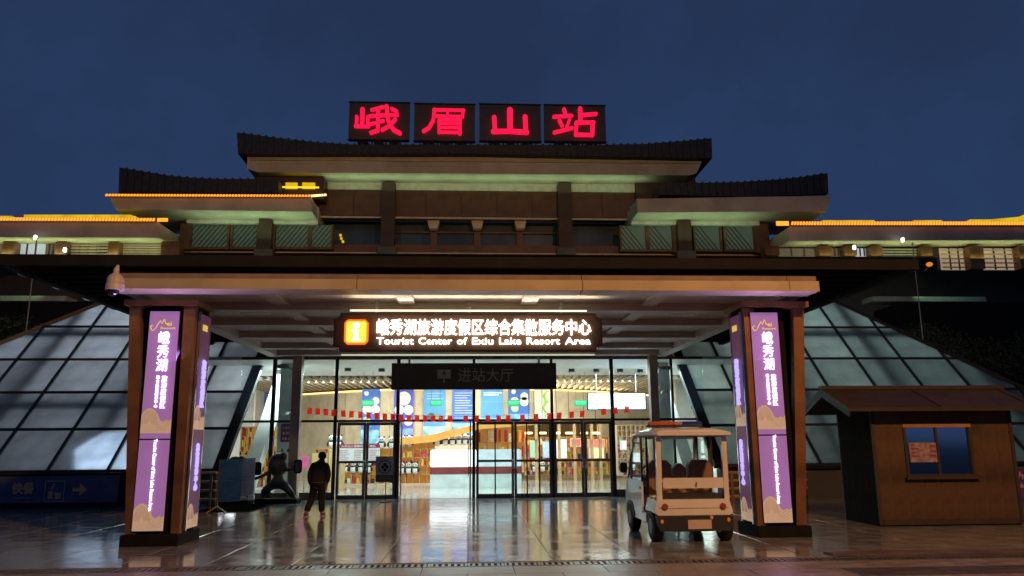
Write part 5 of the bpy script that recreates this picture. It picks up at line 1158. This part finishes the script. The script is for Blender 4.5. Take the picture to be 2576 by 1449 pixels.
for s in (-1, 1):
    e_y = ya-ov if s < 0 else yb+ov; e_z = hz-.02-.05
    P = [(e_y, e_z), (e_y, e_z+.07), (ym, rz_+.05), (ym, rz_-.02)]
    rr = G().prismx(P, xa-.62, xb+.42).build('roof_slope', kd, kk)
    for k in range(0, 13, 6):
        x = xa-.60+k*(xb-xa+1.0)/12.5; G().beam((x, e_y+(.01 if s < 0 else -.01), e_z+.085), (x, ym, rz_+.060), .025, .012).build('batten', kd, rr)
G().beam((xa-.64, ym, rz_+.07), (xb+.44, ym, rz_+.07), .12, .07).build('ridge_cap', kd, kk)
for x in (xa-.6, xb+.38):
    for s in (-1, 1): G().beam((x, ya-ov if s < 0 else yb+ov, hz-.12), (x, ym, rz_-.06), .03, .10).build('barge_board', kd, kk)
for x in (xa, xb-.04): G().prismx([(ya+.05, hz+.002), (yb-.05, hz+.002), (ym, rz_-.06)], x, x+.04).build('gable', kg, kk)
w = G(); w.box(wx0-.05, wx1+.05, ya-.03, ya+.06, wz1, wz1+.065); wf = w.build('window', mat('kiosk_head', (.36, .18, .05), .5), kk)
f = G(); f.box(wx0-.05, wx0, ya-.03, ya+.06, wz0-.05, wz1-.002); f.box(wx1, wx1+.05, ya-.03, ya+.06, wz0-.05, wz1-.002); f.box(wx0, wx1, ya-.03, ya+.06, wz0-.05, wz0)
f.build('frame', kd, wf); xm = (wx0+wx1)/2-.02; box('mullion', kd, wf, xm-.02, xm+.02, ya-.02, ya+.05, wz0+.001, wz1-.002)
bg_ = mat('kiosk_glass', (.74, .74, .76), .08, metal=1, var=.1, scale=1)
box('pane', bg_, wf, wx0, xm-.02, ya+.01, ya+.02, wz0+.001, wz1-.002); box('pane', bg_, wf, xm+.02, wx1, ya+.02, ya+.03, wz0+.001, wz1-.002)
c0, c1 = at(2291, 1163, ya), at(2356, 1113, ya)
pz = box('poster', mat('poster_pink', (.34, .22, .26), .6, var=.4, scale=12), wf, c0.x, c1.x, ya+.002, ya+.009, c0.z, c1.z)
q = G()
for k in range(4): q.box(c0.x+.03, c0.x+.03+random.uniform(.08, .18), ya-.002, ya+.001, c1.z-.06-.07*k, c1.z-.035-.07*k)
for k in range(3): q.box(c1.x-.14, c1.x-.03, ya-.002, ya+.001, c1.z-.09-.09*k, c1.z-.05-.09*k)
q.build('poster_print', mat('print_red', (.22, .06, .10), .6), pz)

# ================================================================== BOARDS, RACKS, STANDS
# long low direction board, left
YD = 21.7
a, b = at(-160, 1268, YD), at(300, 1196, YD)
t = thing('fast_food_board', 'long low dark blue board with orange characters, cutlery icon and arrow at the far left', 'sign', ((a.x+b.x)/2, YD, 0))
box('panel', mat('board_navy', (.06, .085, .18), .5, var=.2), t, a.x, b.x, YD, YD+.05, a.z, b.z)
ot = mat('board_orange', (.82, .42, .22), .6)
c0, c1 = at(30, 1243, YD), at(86, 1214, YD); text('characters', '快餐', (c0.x, YD-.007, c0.z), c1.x-c0.x, c1.z-c0.z, ot, t, depth=.006, fat=.014)
c0, c1 = at(32, 1255, YD), at(72, 1249, YD); text('small_lettering', 'Fast food', (c0.x, YD-.007, c0.z), c1.x-c0.x, c1.z-c0.z, mat('board_pale', (.4, .38, .46), .6), t, depth=.006)
c0, c1 = at(109, 1262, YD), at(165, 1209, YD); w_ = c1.x-c0.x; h_ = c1.z-c0.z
q = G(); e_ = .02; q.box(c0.x, c1.x, YD-.007, YD-.001, c0.z, c0.z+e_); q.box(c0.x, c1.x, YD-.007, YD-.001, c1.z-e_, c1.z); q.box(c0.x, c0.x+e_, YD-.007, YD-.001, c0.z+e_, c1.z-e_); q.box(c1.x-e_, c1.x, YD-.007, YD-.001, c0.z+e_, c1.z-e_)
q.build('icon_frame', MATS['board_pale'], t)
q = G(); q.prism([(c0.x+w_*.2, c0.z+h_*.15), (c0.x+w_*.45, c0.z+h_*.15), (c0.x+w_*.42, c0.z+h_*.5), (c0.x+w_*.2, c0.z+h_*.5)], YD-.007, YD-.001)
q.prism([(c0.x+w_*.55, c0.z+h_*.12), (c0.x+w_*.82, c0.z+h_*.12), (c0.x+w_*.85, c0.z+h_*.42), (c0.x+w_*.52, c0.z+h_*.42)], YD-.007, YD-.001)
q.prism([(c0.x+w_*.28, c0.z+h_*.52), (c0.x+w_*.34, c0.z+h_*.52), (c0.x+w_*.5, c0.z+h_*.85), (c0.x+w_*.45, c0.z+h_*.87)], YD-.007, YD-.001); q.build('icon', ot, t)
c0, c1 = at(181, 1248, YD), at(221, 1216, YD); zc_ = (c0.z+c1.z)/2; w_ = c1.x-c0.x
G().prism([(c0.x, zc_-.045), (c0.x+w_*.5, zc_-.045), (c0.x+w_*.5, c0.z), (c1.x, zc_), (c0.x+w_*.5, c1.z), (c0.x+w_*.5, zc_+.045), (c0.x, zc_+.045)], YD-.007, YD-.001).build('arrow', ot, t)
for k in range(4): x = a.x+.4+(b.x-a.x-.8)*k/3; box('post', M['black'], t, x-.03, x+.03, YD+.051, YD+.10, 0, b.z)
box('top_rail', M['black'], t, a.x, b.x, YD-.01, YD+.05, b.z+.002, b.z+.04)
YD = 20.5; a, b = at(2541, 1262, YD), at(2760, 1172, YD)
t = thing('purple_board', 'purple printed board standing on the paving behind the kiosk at the far right', 'sign', ((a.x+b.x)/2, YD, 0))
box('panel', mat('board_purple', (.12, .06, .22), .5, var=.3), t, a.x, b.x, YD, YD+.05, a.z, b.z); text('characters', '快餐', (a.x+.06, YD-.007, a.z+.35), 1.0, .42, mat('purple_text', (.50, .34, .36), .6), t, depth=.006, bold=.02)
for x in (a.x+.1, b.x-.1): box('post', M['black'], t, x-.03, x+.03, YD+.051, YD+.1, 0, b.z)
# blue display board on a stand
YD = 19.4; p = at(546, 1292, Z=0)
t = thing('display_board', 'blue two-part display board on a tripod stand in front of the statues', 'display board', (p.x, p.y, .02))
a, b = at(548, 1263, p.y), at(606, 1156, p.y); c_ = at(642, 1160, p.y+.5)
z0_, z1_ = a.z, b.z
G().slab([(a.x, p.y, z0_), (b.x, p.y+.15, z0_), (b.x, p.y+.15, z1_), (a.x, p.y, z1_)], (0, .03, 0)).build('left_panel', mat('display_blue', (.10, .27, .48), .5, var=.25, scale=3), t)
G().slab([(b.x+.004, p.y+.16, z0_+.1), (c_.x, p.y+.5, z0_+.14), (c_.x, p.y+.5, z1_+.03), (b.x+.004, p.y+.16, z1_+.02)], (0, .03, 0)).build('right_panel', mat('display_mauve', (.27, .27, .46), .5, var=.25, scale=3), t)
q = G(); dirx = Vector((b.x-a.x, .15, 0)).normalized()
for k in range(3):
    o_ = Vector((a.x, p.y-.008, z1_-.28-.12*k))+dirx*.08; q.slab([o_, o_+dirx*random.uniform(.2, .4), o_+dirx*.3+ZU*.03, o_+ZU*.03], (0, -.002, 0))
q.build('print_lines', mat('display_print', (.22, .30, .40), .6), t)
text('characters', '欢迎', Vector((a.x, p.y-.012, z1_-.42))+dirx*.14, .26, .13, MATS['display_print'], t, ux=dirx, depth=.004) if False else None
q = G(); d2 = Vector((c_.x-b.x, .34, 0)).normalized()
for k in range(9):
    o_ = Vector((b.x+.03, p.y+.158, z1_-.12-.09*k)); q.slab([o_, o_+d2*random.uniform(.2, .36), o_+d2*.25+ZU*.02, o_+ZU*.02], (0, -.002, 0))
q.build('print_lines', mat('display_print2', (.34, .30, .36), .6), t)
G().tube([(p.x, p.y-.03, .16), (p.x, p.y-.03, z1_)], .018, 8).build('post', mat('brass', (.45, .30, .12), .4, metal=.5), t)
for k in range(3): an = R(100+120*k); G().tube([(p.x, p.y-.03, .17), (p.x+.26*math.cos(an), p.y-.03+.26*math.sin(an), .03)], .014, 6).build('leg', MATS['brass'], t)
c = G(); c.bev(b.x+.16, b.x+.30, p.y+.22, p.y+.34, z0_+.02, z0_+.14, .02); c.build('weight', M['white'], t)
# dark mat edge
box('dark_mat', mat('mat_rubber', (.012, .011, .011), 1, spec=0), None, at(500, 1290, Z=0).x, at(660, 1280, Z=0).x, 20.0, 22.4, .024, .05, label='large dark doormat lying under the statues at the left', cat='mat')
# slatted timber racks either side
def rack(lb, u0, u1, Y, v0, v1, n=4):
    a, b = at(u0, v1, Y), at(u1, v0, Y); t = thing('slatted_rack', lb, 'rack', ((a.x+b.x)/2, Y, .02), group='slatted timber racks beside the pillars')
    rm = mat('rack_wood', (.34, .16, .06), .6, var=.2)
    for k in range(n): z = b.z-(b.z-.15)*k/(n-.3); box('slat', rm, t, a.x, b.x, Y-.12, Y+.15, z-.05, z)
    for x in (a.x+.05, b.x-.11): box('post', mat('rack_post', (.22, .10, .05), .6), t, x, x+.06, Y+.152, Y+.21, .02, b.z)
    for x in (a.x+.05, b.x-.11): box('front_post', MATS['rack_post'], t, x, x+.05, Y-.18, Y-.122, .02, b.z-.06)
rack('slatted timber rack between the left pillar and the blue board', 478, 546, 20.8, 1187, 1262)
rack('slatted timber rack behind the right pillar beside the cart', 1832, 2024, 20.0, 1184, 1250)
# notice on a stand
YD = 22.7; a, b = at(944, 1213, YD), at(992, 1148, YD); xm = (a.x+b.x)/2+.03
t = thing('poster_stand', 'small dark poster with a round emblem on a thin stand before the left doors', 'poster stand', (xm, YD, .02))
box('board', mat('poster_dark', (.10, .09, .10), .5), t, a.x, b.x, YD, YD+.03, a.z, b.z); box('face', mat('poster_grey', (.5, .46, .47), .5, var=.2), t, a.x+.02, b.x-.02, YD-.006, YD-.001, a.z+.20, b.z-.02)
cx, cz = (a.x+b.x)/2, (a.z+b.z)/2+.06
q = G().tube([(cx+.17*math.cos(R(15*k)), YD-.012, cz+.17*math.sin(R(15*k))) for k in range(25)], .012, 6, False); q.build('emblem_ring', M['black'], t)
q = G()
for dx_, dz_, r_ in ((-.06, .0, .05), (.06, .0, .05), (0, .07, .045), (0, -.08, .045)): q.prism([(cx+dx_+r_*math.cos(R(36*k)), cz+dz_+r_*math.sin(R(36*k))) for k in range(10)], YD-.012, YD-.0065)
q.build('emblem', M['black'], t)
text('lettering', '小心地滑', (a.x+.10, YD-.010, a.z+.07), b.x-a.x-.2, .09, mat('poster_text', (.22, .20, .2), .6), t, depth=.004) if False else None
q = G()
for k in range(2): q.box(a.x+.08, b.x-.08-.1*k, YD-.008, YD-.001, b.z-.08-.05*k, b.z-.06-.05*k); q.box(a.x+.08, b.x-.08-.05*k, YD-.008, YD-.001, a.z+.08+.05*k, a.z+.10+.05*k)
q.build('print_lines', mat('poster_text', (.22, .20, .2), .6), t)
G().tube([(xm, YD+.05, .04), (xm, YD+.05, b.z-.1)], .014, 8).build('post', M['frameblack'], t); G().tube([(xm, YD+.05, .022), (xm, YD+.05, .045)], .17, 16).build('foot', M['frameblack'], t)
# masts and lamps on the terrace beyond
for (u, v0, v1, Y, lb) in ((2315, 612, 792, 31, 'thin mast rising beyond the right glass roof'), (74, 600, 760, 31, 'thin mast rising beyond the left glass roof')):
    a, b = at(u, v1, Y), at(u, v0, Y); t = thing('mast', lb, 'mast', (a.x, Y, 0)); G().tube([(a.x, Y, 0), (a.x, Y, b.z)], [.03, .018], 8).build('pole', M['steel'], t); G().ball((a.x, Y, b.z), .03).build('cap', M['steel'], t)
for (u, v, lb) in ((2272, 603, 'white lamp on the terrace, higher of the two at the right'), (2150, 622, 'white lamp on the terrace, lower of the two at the right'), (88, 597, 'white lamp on the terrace at the far left'), (162, 628, 'bluish lamp in the upper window band at the far left')):
    p = at(u, v, 33.6); t = thing('terrace_lamp', lb, 'lamp', p, group='small white lamps along the terrace'); G().bev(p.x-.06, p.x+.06, p.y, p.y+.08, p.z-.10, p.z+.10, .03).build('diffuser', lit('lamp_white', (.85, .9, 1), 4), t); G().tube([(p.x, p.y+.05, p.z-.1), (p.x+.02, p.y+.3, p.z-.16)], .015, 6).build('bracket', M['steel'], t)
p = at(2338, 665, 33); t = thing('orange_lamp', 'orange lit globe lamp on the terrace behind the mast at the right', 'lamp', p); G().ball(p, .14, .14, .10).build('globe', lit('lamp_orange', (.9, .28, .02), .8), t, smooth=True); G().beam(p+Vector((0, 0, -.1)), p+Vector((0, .4, -.2)), .04, .04).build('bracket', M['steel'], t)
# dark shrubs beyond the right glass roof
lf = mat('shrub_leaf', (.035, .055, .025), .7, var=.4, scale=5); bk = mat('bark', (.06, .045, .03), .9)
for k, (u, v, hgt, rr) in enumerate(((2400, 885, 1.6, 1.5), (2500, 905, 1.7, 1.6), (2600, 900, 2.2, 1.8), (2330, 850, 1.2, 1.1), (-40, 850, 1.6, 1.6), (30, 835, 1.3, 1.2))):
    p = at(u, v, 31.5); t = thing('dark_shrub', ['dark leafy shrub behind the hip of the right glass roof, second from the left', 'dark leafy shrub behind the right glass roof near the picture edge', 'large dark shrub at the right picture edge', 'small dark shrub nearest the mast at the right', 'dark leafy shrub at the left picture edge', 'small dark shrub near the left mast'][k], 'shrub', (p.x, 31.5, 0), group='dark shrubs beyond the glass roofs')
    G().tube([(p.x, 31.5, 0), (p.x+.1, 31.5, p.z-.2)], [.09, .04], 7).build('trunk', bk, t)
    g = G()
    for i in range(900):
        d = Vector((random.gauss(0, 1), random.gauss(0, 1), random.gauss(0, 1))).normalized()*rr*random.random()**.4*(.8+.25*math.sin(i)); c_ = Vector((p.x, 31.5, p.z))+Vector((d.x, d.y*.7, d.z*hgt/rr*.6))
        a_ = Vector((random.uniform(-1, 1), random.uniform(-1, 1), random.uniform(-1, 1))).normalized()*.09; b_ = a_.cross(Vector((.3, .8, random.random()))).normalized()*.04
        g.face_add([c_-a_, c_-b_, c_+a_, c_+b_], [(0, 1, 2, 3)])
    g.build('crown', lf, t, kind='stuff')
